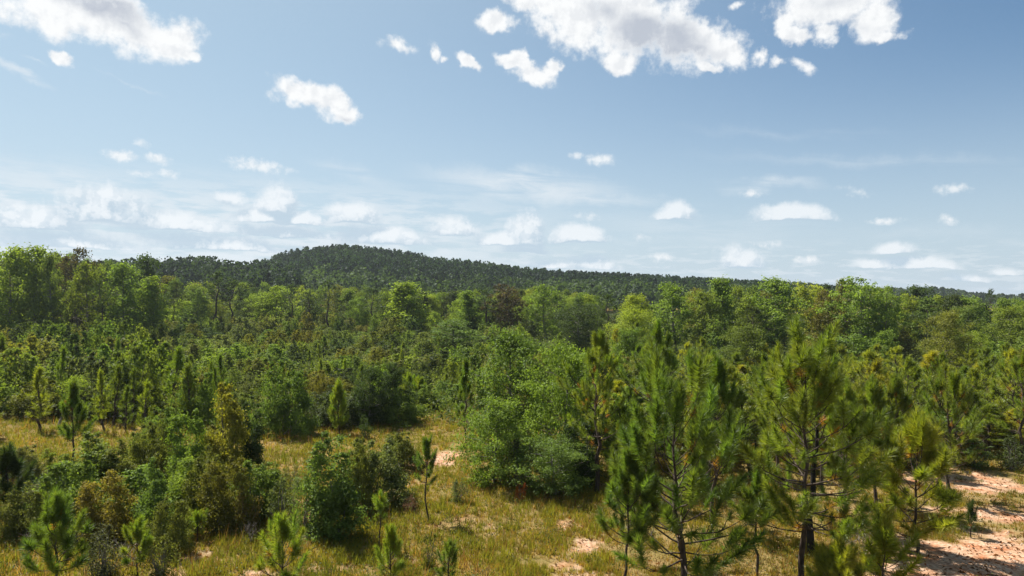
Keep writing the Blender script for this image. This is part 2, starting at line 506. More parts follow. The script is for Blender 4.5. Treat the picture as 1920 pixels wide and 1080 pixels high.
def proto_bush(seed, H=3.0, W=3.4, leaf=0.11, ncl=150, per=45, shape='mound', csize=0.42, stems=12, open_=0.15, hollow=0.35):
    """Many stemmed shrub, foliage to the ground."""
    r = np.random.default_rng(seed)
    n = ncl
    th = r.uniform(0, 2 * math.pi, n)
    cz = r.uniform(0.03, 1, n)
    if shape == 'mound':
        rad = np.sqrt(np.clip(1 - (cz * .97) ** 2.2, 0.02, 1))
    elif shape == 'column':
        rad = np.where(cz < .7, 0.75 + .25 * np.sin(cz * 9), np.sqrt(np.clip(1 - ((cz - .7) / .31) ** 2, 0.02, 1)))
    else:   # 'upright': wider above
        rad = (0.35 + 0.75 * cz) * np.sqrt(np.clip(1.04 - cz ** 3, 0.02, 1))
    lob = 1 + 0.26 * np.sin(3 * th + seed) + 0.20 * np.sin(5 * th + 7 * cz + seed * 2)
    hf = .78 + .22 * np.sin(2 * th + seed * 1.7) + .14 * np.sin(5 * th + seed) + r.normal(size=n) * .05
    fr = np.sqrt(r.uniform(hollow, 1.0, n)) * lob
    C = np.stack([np.cos(th) * rad * fr * W / 2, np.sin(th) * rad * fr * W / 2, cz * hf * H * .95 + r.normal(size=n) * .04 * H], 1)
    C[:, 2] = np.clip(C[:, 2], 0.08, H)
    # feathery leaders that break the outline
    k = max(6, ncl // 9)
    top = C[np.argsort(-C[:, 2] - r.uniform(0, .6, n))[:k]].copy()
    top[:, 2] += r.uniform(.06, .30, k) * H * .6
    C2 = np.concatenate([C, top]); sz = np.concatenate([r.uniform(.6, 1.3, n) * csize, r.uniform(.3, .5, k) * csize])
    keep = r.uniform(size=len(C2)) > open_
    C2, sz = C2[keep], sz[keep]
    V, F, t = leaf_cloud(C2, sz, per, leaf, r, upbias=.45)
    ok = np.repeat(V.reshape(-1, 4, 3)[:, :, 2].min(1) > 0.0, 4)
    V, t = V[ok], t[ok]; F = np.arange(len(V)).reshape(-1, 4)
    paths = []
    for i in range(stems):
        c = C2[r.integers(len(C2))]
        a = r.uniform(0, 2 * math.pi); b = np.array([math.cos(a) * .1 * W, math.sin(a) * .1 * W, -0.05])
        paths.append((bent(b, c, r, .05, 5), np.linspace(.012 * H + .006, .006, 5)))
    sv, sf = tubes(paths, 4)
    return {'stems': make_mesh('stems', sv, sf, BARK_GREY, smooth=True), 'foliage': make_mesh('foliage', V, F, LEAF, t), '_size': (W, H)}


def needle_tris(base, axis, La, Ln, n, r, spread=(0.5, 1.05), width=0.013, tip=0.15):
    """Needles round a twig that starts at base (m,3) and runs along axis (m,3)."""
    m = len(base)
    idx = np.repeat(np.arange(m), n)
    ax = axis[idx]
    s = r.uniform(0, 1, len(idx)) ** 0.8
    rad = unit(np.cross(ax, r.normal(size=(len(idx), 3))))
    ang = spread[1] + (spread[0] - spread[1]) * s + r.normal(size=len(idx)) * .14
    ang = np.where(s > 1 - tip, ang * r.uniform(.1, 1, len(idx)), ang)
    d = ax * np.cos(ang)[:, None] + rad * np.sin(ang)[:, None]
    d = unit(d + np.array([0, 0, -.10]))
    La = np.broadcast_to(La, m)[idx][:, None]; L = (np.broadcast_to(Ln, m)[idx] * r.uniform(.75, 1.1, len(idx)))[:, None]
    p = base[idx] + ax * La * s[:, None]
    b = unit(np.cross(d, r.normal(size=(len(idx), 3)))) * width / 2
    V = np.stack([p - b, p + b, p + d * L], 1).reshape(-1, 3)
    t = np.repeat(np.clip(r.uniform(0, 1, len(idx)) * .6 + .4 * (1 - s), 0, 1), 3)
    return V, np.arange(3 * len(idx)).reshape(-1, 3), t


def pine_skeleton(r, H, cb, Rad, nwh, nper, top_up=1.15, low_up=0.25, bend=0.02, r0=None, subs=2, curl=0.55, flat=0.0):
    """Trunk path, branches [(points, radii, [(tuft base, axis, size, age)])]."""
    lean = r.normal(size=2) * bend * H
    trunk = bent((0, 0, -0.3), (lean[0], lean[1], H * 0.93), r, 0.008 + bend * .2, 9)
    r0 = r0 or (0.014 * H + 0.02)
    trad = np.linspace(r0, 0.018, 9)
    brs = []
    for w in range(nwh):
        t = w / max(1, nwh - 1)
        hb = H * (cb + (0.90 - cb) * t)
        k = np.interp(hb, trunk[:, 2], np.arange(9))
        s0 = np.array([np.interp(k, np.arange(9), trunk[:, a]) for a in range(3)])
        prof = (0.62 + 0.75 * t) if t < .3 else 0.86 * (1.0 - ((t - .3) / .78) ** 1.3) + .06
        prof = prof * (1 - flat) + flat * .85
        a0 = r.uniform(0, 6.28)
        for b in range(nper):
            az = a0 + b * 2 * math.pi / nper + r.normal() * .25
            L = Rad * prof * r.uniform(.65, 1.15)
            up = low_up + (top_up - low_up) * t + r.normal() * .1
            n = 6
            f = np.linspace(0, 1, n)
            ang = up + curl * f ** 1.5
            step = L / (n - 1)
            dirs = np.stack([np.cos(ang) * math.cos(az), np.cos(ang) * math.sin(az), np.sin(ang)], 1)
            dirs += r.normal(size=(n, 3)) * .09
            p = np.concatenate([[s0], s0 + np.cumsum(dirs[:-1] * step, 0)])
            s1 = s0.copy(); s1[2] += r.uniform(-.04, .04) * H; p = p + (s1 - s0)
            rb = min(0.5 * np.interp(k, np.arange(9), trad), .010 * L + .012)
            tufts = []
            end_ax = unit(unit(p[-1] - p[-2]) + np.array([0, 0, .5]) + r.normal(size=3) * .15)
            tufts.append((p[-1] - end_ax * .05, end_ax, r.uniform(.85, 1.2), 0))
            subp = []
            for q in range(subs):
                fi = r.uniform(.40, .88)
                kk = fi * (n - 1)
                sp = np.array([np.interp(kk, np.arange(n), p[:, a]) for a in range(3)])
                saz = az + r.choice([-1, 1]) * r.uniform(.4, 1.0)
                sl = L * r.uniform(.14, .34)
                sang = up + r.uniform(.2, .7)
                e = sp + sl * np.array([math.cos(saz) * math.cos(sang), math.sin(saz) * math.cos(sang), math.sin(sang)])
                subp.append((bent(sp, e, r, .05, 4), np.linspace(rb * .55, .007, 4)))
                sax = unit(unit(e - sp) + np.array([0, 0, .5]) + r.normal(size=3) * .15)
                tufts.append((e - sax * .05, sax, r.uniform(.65, 1.05), 0))
            if r.uniform() < .35:
                kk = r.uniform(.35, .8) * (n - 1)
                sp = np.array([np.interp(kk, np.arange(n), p[:, a]) for a in range(3)])
                tufts.append((sp, unit(dirs[2] + np.array([0, 0, .3])), r.uniform(.6, .85), 1))
            brs.append(([(p, np.linspace(rb, .010, n))] + subp, tufts))
    ld = unit(trunk[-1] - trunk[-2])
    lead = [(trunk[-1] - ld * .25, ld, 1.25, 0)]
    return trunk, trad, brs, lead


def proto_pine(seed, H=7.0, cb=.25, Rad=1.9, nwh=9, nper=4, Ln=.27, La=.36, nn=26, w=.034, subs=2, **kw):
    r = np.random.default_rng(seed)
    trunk, trad, brs, lead = pine_skeleton(r, H, cb, Rad, nwh, nper, subs=subs, **kw)
    tf = [t for b in brs for t in b[1]] + lead
    base = np.array([t[0] for t in tf]); ax = np.array([t[1] for t in tf]); sz = np.array([t[2] for t in tf]); age = np.array([t[3] for t in tf])
    V, F, t = needle_tris(base, ax, La * sz, Ln * sz, nn, r, width=w)
    ctint = np.repeat(r.uniform(-.2, .2, len(tf)) +   .3 * age, nn * 3)
    t = np.clip(t + ctint, 0, 1)
    tv, tfc = tubes([(trunk, trad)], 7); lv, lf = tubes([p for b in brs for p in b[0]], 4)
    return {'trunk': make_mesh('trunk', tv, tfc, BARK, smooth=True), 'branches': make_mesh('branches', lv, lf, BARK, smooth=True),
            'crown': make_mesh('crown', V, F, NEEDLE, t), '_size': (2 * Rad, H)}


def proto_twigs(seed, H=1.6, W=1.8, n=60):
    """Leafless grey brush."""
    r = np.random.default_rng(seed)
    paths = []
    for i in range(n // 4):
        a = r.uniform(0, 6.28); rr = np.sqrt(r.uniform()) * W / 2
        e = np.array([math.cos(a) * rr, math.sin(a) * rr, H * r.uniform(.5, 1)])
        p = bent((e[0] * .15, e[1] * .15, -.05), e, r, .07, 5)
        paths.append((p, np.linspace(.018, .006, 5)))
        for k in range(3):
            q = p[r.integers(2, 4)]
            paths.append((np.stack([q, q + r.normal(size=3) * .12 * H + np.array([0, 0, .2 * H])]), np.array([.010, .005])))
    v, f = tubes(paths, 3)
    return {'stems': make_mesh('stems', v, f, TWIG, smooth=True), '_size': (W, H)}


# ------------------------------------------------------------------ placing
def thing(name, label, cat, loc, rotz=0.0, scale=(1, 1, 1), group=None, lean=(0, 0)):
    o = bpy.data.objects.new(name, None)
    COL.objects.link(o)
    o.empty_display_size = 0.2
    o.location = loc
    o.rotation_euler = (*lean, rotz)
    o.scale = scale
    o['label'] = label
    o['category'] = cat
    if group:
        o['group'] = group
    return o


def part(name, me, parent, color=None, mat=None):
    o = bpy.data.objects.new(name, me)
    COL.objects.link(o)
    o.parent = parent
    if color is not None:
        o.color = (*color, 1)
    if mat is not None:
        o.matrix_local = mat
    return o


def plant(kind, proto, label, cat, loc, H, W, color, rotz=None, group=None):
    w, h = proto['_size']
    r = random.uniform(0, 6.28) if rotz is None else rotz
    t = thing(kind, label, cat, loc, r, (W / w, W / w * random.uniform(.93, 1.07), H / h), group, (random.gauss(0, .045), random.gauss(0, .045)))
    for k, me in proto.items():
        if k[0] != '_':
            q = part(k, me, t, color if k in ('crown', 'foliage') else (1, 1, 1))
            if k in ('limbs', 'branches', 'stems'):
                q['kind'] = 'stuff'          # too fine to pick apart at this distance
    return t


# needle tufts of the near pines: a handful of shared meshes
def tuft_mesh(seed, La, Ln, n, spread, w=.013):
    r = np.random.default_rng(seed)
    V, F, t = needle_tris(np.zeros((1, 3)), np.array([[0, 0, 1.0]]), La, Ln, n, r, spread=spread, width=w)
    return make_mesh('needle_tuft', V, F, NEEDLE, t)


TUFT_BRUSH = [tuft_mesh(s, .66, .27, 270, (.60, 1.15), .015) for s in range(4)]
TUFT_GLOBE = [tuft_mesh(20 + s, .20, .31, 210, (.4, 1.6), .016) for s in range(4)]
TUFT_OLD = [tuft_mesh(40 + s, .34, .24, 90, (.7, 1.5)) for s in range(2)]


def near_pine(kind, label, px, pyb, pyt, cb, Rad, nwh, nper, color, seed, tsize=1.0, old=0.12, oldcol=(.30, .16, .02), subs=2,
              globe=.4, r0=None, bark=None, bend=.02, top_up=1.15, low_up=.3, curl=.55, cat='pine tree', group=None, flat=0.0):
    r = np.random.default_rng(seed)
    x, y = ground_at(px, pyb)
    H = z_at(px, pyt, y)
    Hs = H - .25
    for _ in range(2):                                     # the highest needles end at H
        r = np.random.default_rng(seed)
        trunk, trad, brs, lead = pine_skeleton(r, Hs, cb, Rad, nwh, nper, subs=subs, bend=bend, r0=r0, top_up=top_up, low_up=low_up, curl=curl, flat=flat)
        zmax = max(t[0][2] + t[1][2] * .80 * t[2] * tsize for b in brs + [(0, lead)] for t in b[1])
        Hs *= H / zmax
    root = thing(kind, label, cat, (x, y, 0), group=group)
    tv, tf = tubes([(trunk, trad)], 8)
    tk = part('trunk', make_mesh('trunk', tv, tf, bark or BARK, smooth=True), root)
    for pths, tufts in brs:
        v, f = tubes(pths, 5)
        part('branch', make_mesh('branch', v, f, BARK, smooth=True), tk)
    allt = [t for b in brs for t in b[1]] + lead
    for (p, ax, s, age) in allt:
        q = Vector(ax).to_track_quat('Z', 'Y')
        is_old = age and r.uniform() < old * 5
        if age and not is_old and r.uniform() < .5:
            continue
        ml = TUFT_OLD if is_old else (TUFT_GLOBE if r.uniform() < globe else TUFT_BRUSH)
        me = ml[r.integers(len(ml))]
        c = np.array(oldcol if is_old else color) * r.uniform(.8, 1.22) * np.array([r.uniform(.88, 1.14), 1, r.uniform(.8, 1.2)])
        k = s * tsize
        M4 = Matrix.Translation(Vector(p)) @ q.to_matrix().to_4x4() @ Matrix.Rotation(r.uniform(0, 6.28), 4, 'Z') @ Matrix.Diagonal((k, k, k, 1))
        part('needle_tuft', me, root, c, M4)
    return root

# ------------------------------------------------------------------ ground
def vnoise(x, y, seed):
    r = np.random.default_rng(seed); T = r.uniform(0, 1, (256, 256))
    xi, yi = np.floor(x).astype(int), np.floor(y).astype(int)
    fx, fy = x - xi, y - yi
    fx, fy = fx * fx * (3 - 2 * fx), fy * fy * (3 - 2 * fy)
    g = lambda a, b: T[a % 256, b % 256]
    return (g(xi, yi) * (1 - fx) + g(xi + 1, yi) * fx) * (1 - fy) + (g(xi, yi + 1) * (1 - fx) + g(xi + 1, yi + 1) * fx) * fy


def fbm(x, y, seed, oct_=5, gain=.5):
    s = np.zeros_like(x); a, tot = 1.0, 0.0
    for o in range(oct_):
        s += a * vnoise(x * 2 ** o + 17.3 * o, y * 2 ** o - 9.1 * o, seed + o); tot += a; a *= gain
    return s / tot


# bare soil: px, py in the photograph, half width and half depth in metres, strength
BARE = [(815, 862, 1.4, 1.8, .7), (770, 905, 1.0, 1.2, .4), (1010, 945, .9, 1.3, .25), (1050, 985, .8, 1.4, .4),
        (1085, 1030, 1.1, 1.6, .6), (1090, 1075, 1.0, 1.0, .5), (700, 1062, 1.2, .7, .4), (470, 1062, .9, .7, .4), (600, 1070, 1.2, .6, .35),
        (1100, 905, 1.4, 1.2, .3), (1330, 1060, 2.6, 1.2, .22), (330, 1050, 1.2, 1.0, .3),
        (1840, 1040, 4.6, 2.4, 1.0), (1780, 1075, 3.2, 1.2, 1.0), (1900, 965, 3.6, 1.5, .85), (1820, 905, 3.6, 2.4, .85), (1760, 880, 2.0, 1.6, .6), (1700, 900, 1.6, 2.0, .5),
        (1640, 960, 2.0, 1.6, .3), (1880, 1000, 2.6, .9, .6), (1600, 920, 1.6, 1.5, .25), (120, 905, 1.0, 1.2, .2), (880, 985, 1.2, 1.0, .25)]


def bare_at(x, y):
    b = np.zeros_like(x)
    wx = (fbm(x * .55, y * .55, 60) - .5) * 3.2; wy = (fbm(x * .55, y * .55, 70) - .5) * 3.2
    for px, py, a, c, s in BARE:
        gx, gy = ground_at(px, py)
        d = np.sqrt(((x - gx + wx) / a) ** 2 + ((y - gy + wy) / c) ** 2)
        b = np.maximum(b, s * np.clip(1.35 - d, 0, 1))
    b = b + .22 * np.clip(fbm(x * .35, y * .35, 80) - .52, 0, 1) * 4 * (y < 60)
    n = fbm(x * 1.7, y * 1.7, 90, 4, .6)
    return np.clip((b - .18 + (n - .5) * 1.1 * np.minimum(1, b * 3)) * 1.8, 0, 1)


def axis_lines(lo, hi, step, far_lo, far_hi, grow=1.16):
    a = list(np.arange(lo, hi + 1e-6, step))
    s = step
    while a[-1] < far_hi:
        s *= grow; a.append(a[-1] + s)
    s = step; b = []
    v = lo
    while v > far_lo:
        s *= grow; v -= s; b.append(v)
    return np.array(b[::-1] + a)


def ground_z(x, y):
    d = np.clip((y - 18) / 40, 0, 1)
    return (fbm(x * .12, y * .12, 30, 3) - .5) * .5 * (.4 + .6 * d) + (fbm(x * 1.1, y * 1.1, 33, 3) - .5) * .12


gx_ = axis_lines(-26, 26, .26, -6000, 6000)
gy_ = axis_lines(18, 74, .26, -60, 9000)
X, Y = np.meshgrid(gx_, gy_)
Z = ground_z(X, Y)
Z *= np.clip(1 - (np.hypot(X, Y) - 300) / 400, 0, 1)
nx, ny = len(gx_), len(gy_)
ii = (np.arange(ny - 1)[:, None] * nx + np.arange(nx - 1)[None]).ravel()
gF = np.stack([ii, ii + 1, ii + nx + 1, ii + nx], 1)


def ground_material():
    m, nt = nodemat('dry_field_soil')
    N, L = nt.nodes.new, nt.links.new
    tc = N('ShaderNodeTexCoord')
    at = N('ShaderNodeAttribute'); at.attribute_name = 'tint'

    def noise(sc, det=6, rough=.6):
        n = N('ShaderNodeTexNoise'); n.inputs['Scale'].default_value = sc; n.inputs['Detail'].default_value = det
        n.inputs['Roughness'].default_value = rough; L(tc.outputs['Object'], n.inputs['Vector']); return n.outputs['Fac']

    def ramp(v, stops):
        c = N('ShaderNodeValToRGB'); e = c.color_ramp.elements
        while len(e) < len(stops): e.new(.5)
        for k, (p, col) in enumerate(stops):
            e[k].position = p; e[k].color = (*col, 1)
        L(v, c.inputs[0]); return c.outputs[0]

    def mix(f, a, b, bt='MIX'):
        n = N('ShaderNodeMix'); n.data_type = 'RGBA'; n.blend_type = bt
        if hasattr(f, 'is_output'): L(f, n.inputs['Factor'])
        else: n.inputs['Factor'].default_value = f
        L(a, n.inputs['A']); L(b, n.inputs['B']); return n.outputs['Result']
    turf = ramp(noise(.9, 8), [(.30, (.10, .095, .025)), (.45, (.16, .14, .035)), (.58, (.21, .15, .05)), (.72, (.12, .125, .028))])
    litter = ramp(noise(9, 6, .7), [(.35, (.09, .05, .025)), (.5, (.22, .14, .07)), (.68, (.26, .20, .10))])
    turf = mix(.45, turf, litter)
    cv = N('ShaderNodeAttribute'); cv.attribute_name = 'cover'
    green = ramp(noise(.6, 8, .7), [(.3, (.022, .032, .010)), (.5, (.038, .050, .014)), (.7, (.062, .066, .020))])
    turf = mix(cv.outputs['Fac'], turf, green)
    soil = ramp(noise(1.1, 8), [(.32, (.34, .145, .072)), (.46, (.39, .23, .145)), (.58, (.46, .33, .235)), (.70, (.40, .17, .085))])
    chips = ramp(noise(7, 5, .65), [(.40, (.70, .60, .52)), (.52, (1, 1, 1)), (.64, (1.25, 1.22, 1.18))])
    soil = mix(1.0, soil, chips, 'MULTIPLY')
    col = mix(at.outputs['Fac'], turf, soil)
    bs = N('ShaderNodeBsdfPrincipled'); bs.inputs['Roughness'].default_value = 1.0; bs.inputs['Specular IOR Level'].default_value = .0
    L(col, bs.inputs['Base Color'])
    bu = N('ShaderNodeBump'); bu.inputs['Strength'].default_value = .8; bu.inputs['Distance'].default_value = .06
    L(noise(6, 6, .7), bu.inputs['Height']); L(bu.outputs[0], bs.inputs['Normal'])
    out = N('ShaderNodeOutputMaterial'); L(bs.outputs[0], out.inputs[0])
    return m


GM = ground_material()
GREENF = np.clip((Y - 52 + (fbm(X * .08, Y * .08, 41, 3) - .5) * 40) / 26, 0, 1)
gb = bare_at(X, Y) * ((np.abs(X) < 40) & (Y > 15) & (Y < 90))
g = bpy.data.objects.new('ground', make_mesh('ground', np.stack([X, Y, Z], -1).reshape(-1, 3), gF, GM, gb.ravel(), smooth=True))
a_ = g.data.attributes.new('cover', 'FLOAT', 'POINT'); a_.data.foreach_set('value', GREENF.ravel().astype(np.float32))
COL.objects.link(g)
g['kind'] = 'structure'

# ------------------------------------------------------------------ wooded hill and far ridge
def land(name, prof, d0, d1, tree_h, mat):
    """A long rise whose tree tops follow prof (px, py of the tops); crest at d1."""
    pxs = np.array([p[0] for p in prof], float); pys = np.array([p[1] for p in prof], float)
    fine = np.arange(pxs[0], pxs[-1] + 1, 12.0)
    py = np.interp(fine, pxs, pys)
    ds = np.linspace(d0, d1 + (d1 - d0) * .8, 22)
    V = []
    for d in ds:
        t = np.clip((d - d0) / (d1 - d0), 0, 1); t = t * t * (3 - 2 * t)
        if d > d1: t = 1 - ((d - d1) / ((d1 - d0) * .8)) ** 2 * .9
        for px, yy in zip(fine, py):
            zt = z_at(px, yy, d1) - tree_h
            V.append((x_at(px, d1), d, zt * t - 1.0 * (1 - t)))
    n = len(fine)
    k = (np.arange(len(ds) - 1)[:, None] * n + np.arange(n - 1)[None]).ravel()
    me = make_mesh(name, np.array(V), np.stack([k, k + 1, k + n + 1, k + n], 1), mat, np.zeros(len(V)), smooth=True)
    o = bpy.data.objects.new(name, me); COL.objects.link(o); o['kind'] = 'structure'

    def zf(px, d):
        t = np.clip((d - d0) / (d1 - d0), 0, 1); t = t * t * (3 - 2 * t)
        if d > d1: t = 1 - ((d - d1) / ((d1 - d0) * .8)) ** 2 * .9
        zt = z_at(px, np.interp(px, pxs, pys), d1) - tree_h
        return zt * t - 1.0 * (1 - t)
    return zf


HILL = [(400, 525), (470, 503), (500, 487), (530, 476), (560, 469), (600, 464), (640, 462), (690, 466), (740, 471), (780, 477), (800, 484),
        (850, 489), (900, 494), (960, 502), (980, 505), (1060, 511), (1200, 517), (1300, 523), (1400, 529), (1500, 536), (1600, 545)]
RIDGE_L = [(-60, 500), (200, 500), (290, 496), (340, 492), (420, 496), (480, 500), (560, 512)]
RIDGE_R = [(1250, 530), (1400, 528), (1500, 533), (1560, 538), (1700, 545), (1760, 540), (1830, 552), (1880, 556), (2000, 560)]
hill_z = land('hill', HILL, 330, 540, 15, GM)
ridl_z = land('low_hill', RIDGE_L, 270, 345, 13, GM)
ridr_z = land('far_hill', RIDGE_R, 560, 820, 14, GM)


def far_wood(name, label, zf, pxr, dr, n, hr, wr, kindmix, colr, seed, leaf=1.0):
    """A wood so far off that it reads as one mass: many small crowns in one mesh."""
    r = np.random.default_rng(seed)
    Ps, Ns, T, Sz = [], [], [], []
    paths = []
    for i in range(n):
        d = dr[0] + (dr[1] - dr[0]) * r.uniform() ** .8; px = r.uniform(*pxr)
        x = x_at(px, d); z = zf(px, d); h = r.uniform(*hr); w = r.uniform(*wr)
        k = 95
        pine = r.uniform() < kindmix
        t = r.uniform(0, 1, k)
        if pine:
            cz = .25 + .75 * t; rad = w * .46 * np.sqrt(np.clip(1.02 - t ** 2.2, .02, 1)) * (.75 + .25 * np.sin(t * 13 + i))
        else:
            cz = .2 + .8 * t; rad = w * .58 * np.sqrt(np.clip(1 - (1.7 * t - .7) ** 2, .03, 1))
        a = r.uniform(0, 6.28, k); rr = rad * np.sqrt(r.uniform(.25, 1, k))
        P = np.stack([x + rr * np.cos(a), d + rr * np.sin(a), z + h * cz], 1)
        Ps.append(P); Ns.append(unit(np.stack([np.cos(a), np.sin(a), .7 + 0 * a], 1) + r.normal(size=(k, 3)) * .6))
        T.append(np.clip(1.5 * (float(fbm(np.array([x / 38.0]), np.array([d / 38.0]), seed, 3)[0]) - .32) + r.uniform(0, .25) + r.uniform(0, .45, k) - (.15 if pine else 0), 0, 1)); Sz.append(np.full(k, leaf * (w / 6)))
        if pine and d < dr[0] + .7 * (dr[1] - dr[0]):
            paths.append((np.array([[x, d, z - .5], [x, d, z + h * .8]]), np.array([.22, .1])))
    P = np.concatenate(Ps); Nn = np.concatenate(Ns); T = np.concatenate(T); Sz = np.concatenate(Sz)
    V, F = leaf_quads(P, Nn, Sz * r.uniform(.7, 1.4, len(P)), Sz * .8, r)
    o = bpy.data.objects.new(name, make_mesh(name, V, F, LEAF, np.repeat(T, 4))); COL.objects.link(o)
    o.color = (*colr, 1); o['kind'] = 'stuff'; o['label'] = label; o['category'] = 'wood'
    if paths:
        v, f = tubes(paths, 4)
        q = part('tree_trunks', make_mesh('tree_trunks', v, f, BARK_GREY), o); q['kind'] = 'stuff'
    return o


far_wood('hill_forest', 'dark pine forest covering the rounded hill on the skyline', hill_z, (405, 1600), (400, 560), 4300, (11, 17), (5, 10.5), .8, (.018, .034, .018), 5, 1.05)
far_wood('hill_foot_woods', 'mixed dark green woods at the foot of the hill', hill_z, (440, 1500), (325, 420), 620, (11, 16), (7, 10), .15, (.036, .058, .024), 6, 1.2)
far_wood('low_hill_forest', 'blue green far wood between the tall edge trees and the hill', ridl_z, (-50, 560), (280, 360), 600, (12, 17), (6, 10), .25, (.026, .043, .023), 7, 1.1)
far_wood('far_hill_forest', 'thin dark strip of distant forest on the low skyline', ridr_z, (1260, 1990), (640, 840), 700, (12, 17), (7, 12), .3, (.034, .052, .032), 8, 1.4)

# ------------------------------------------------------------------ plant colours (leaf albedo)
LIME, LGREEN, GREEN, DKGREEN = (.172, .228, .036), (.130, .188, .038), (.094, .142, .036), (.044, .068, .026)
OLIVE, SAGE, GOLD, RUST = (.118, .130, .034), (.104, .126, .052), (.165, .142, .028), (.150, .072, .020)
P_DARK, P_MID, P_BRIGHT, P_OLIVE, P_YEL = (.040, .064, .022), (.092, .142, .024), (.150, .205, .026), (.128, .170, .026), (.190, .215, .028)
GREYG = (.075, .080, .050)
random.seed(4)

LAND, AUTO = [], []


def landmark(px, py, d, short):
    LAND.append((px, py, d, short))


def auto(o, px, py, d, noun, adj):
    AUTO.append((o, px, py, d, noun, adj))


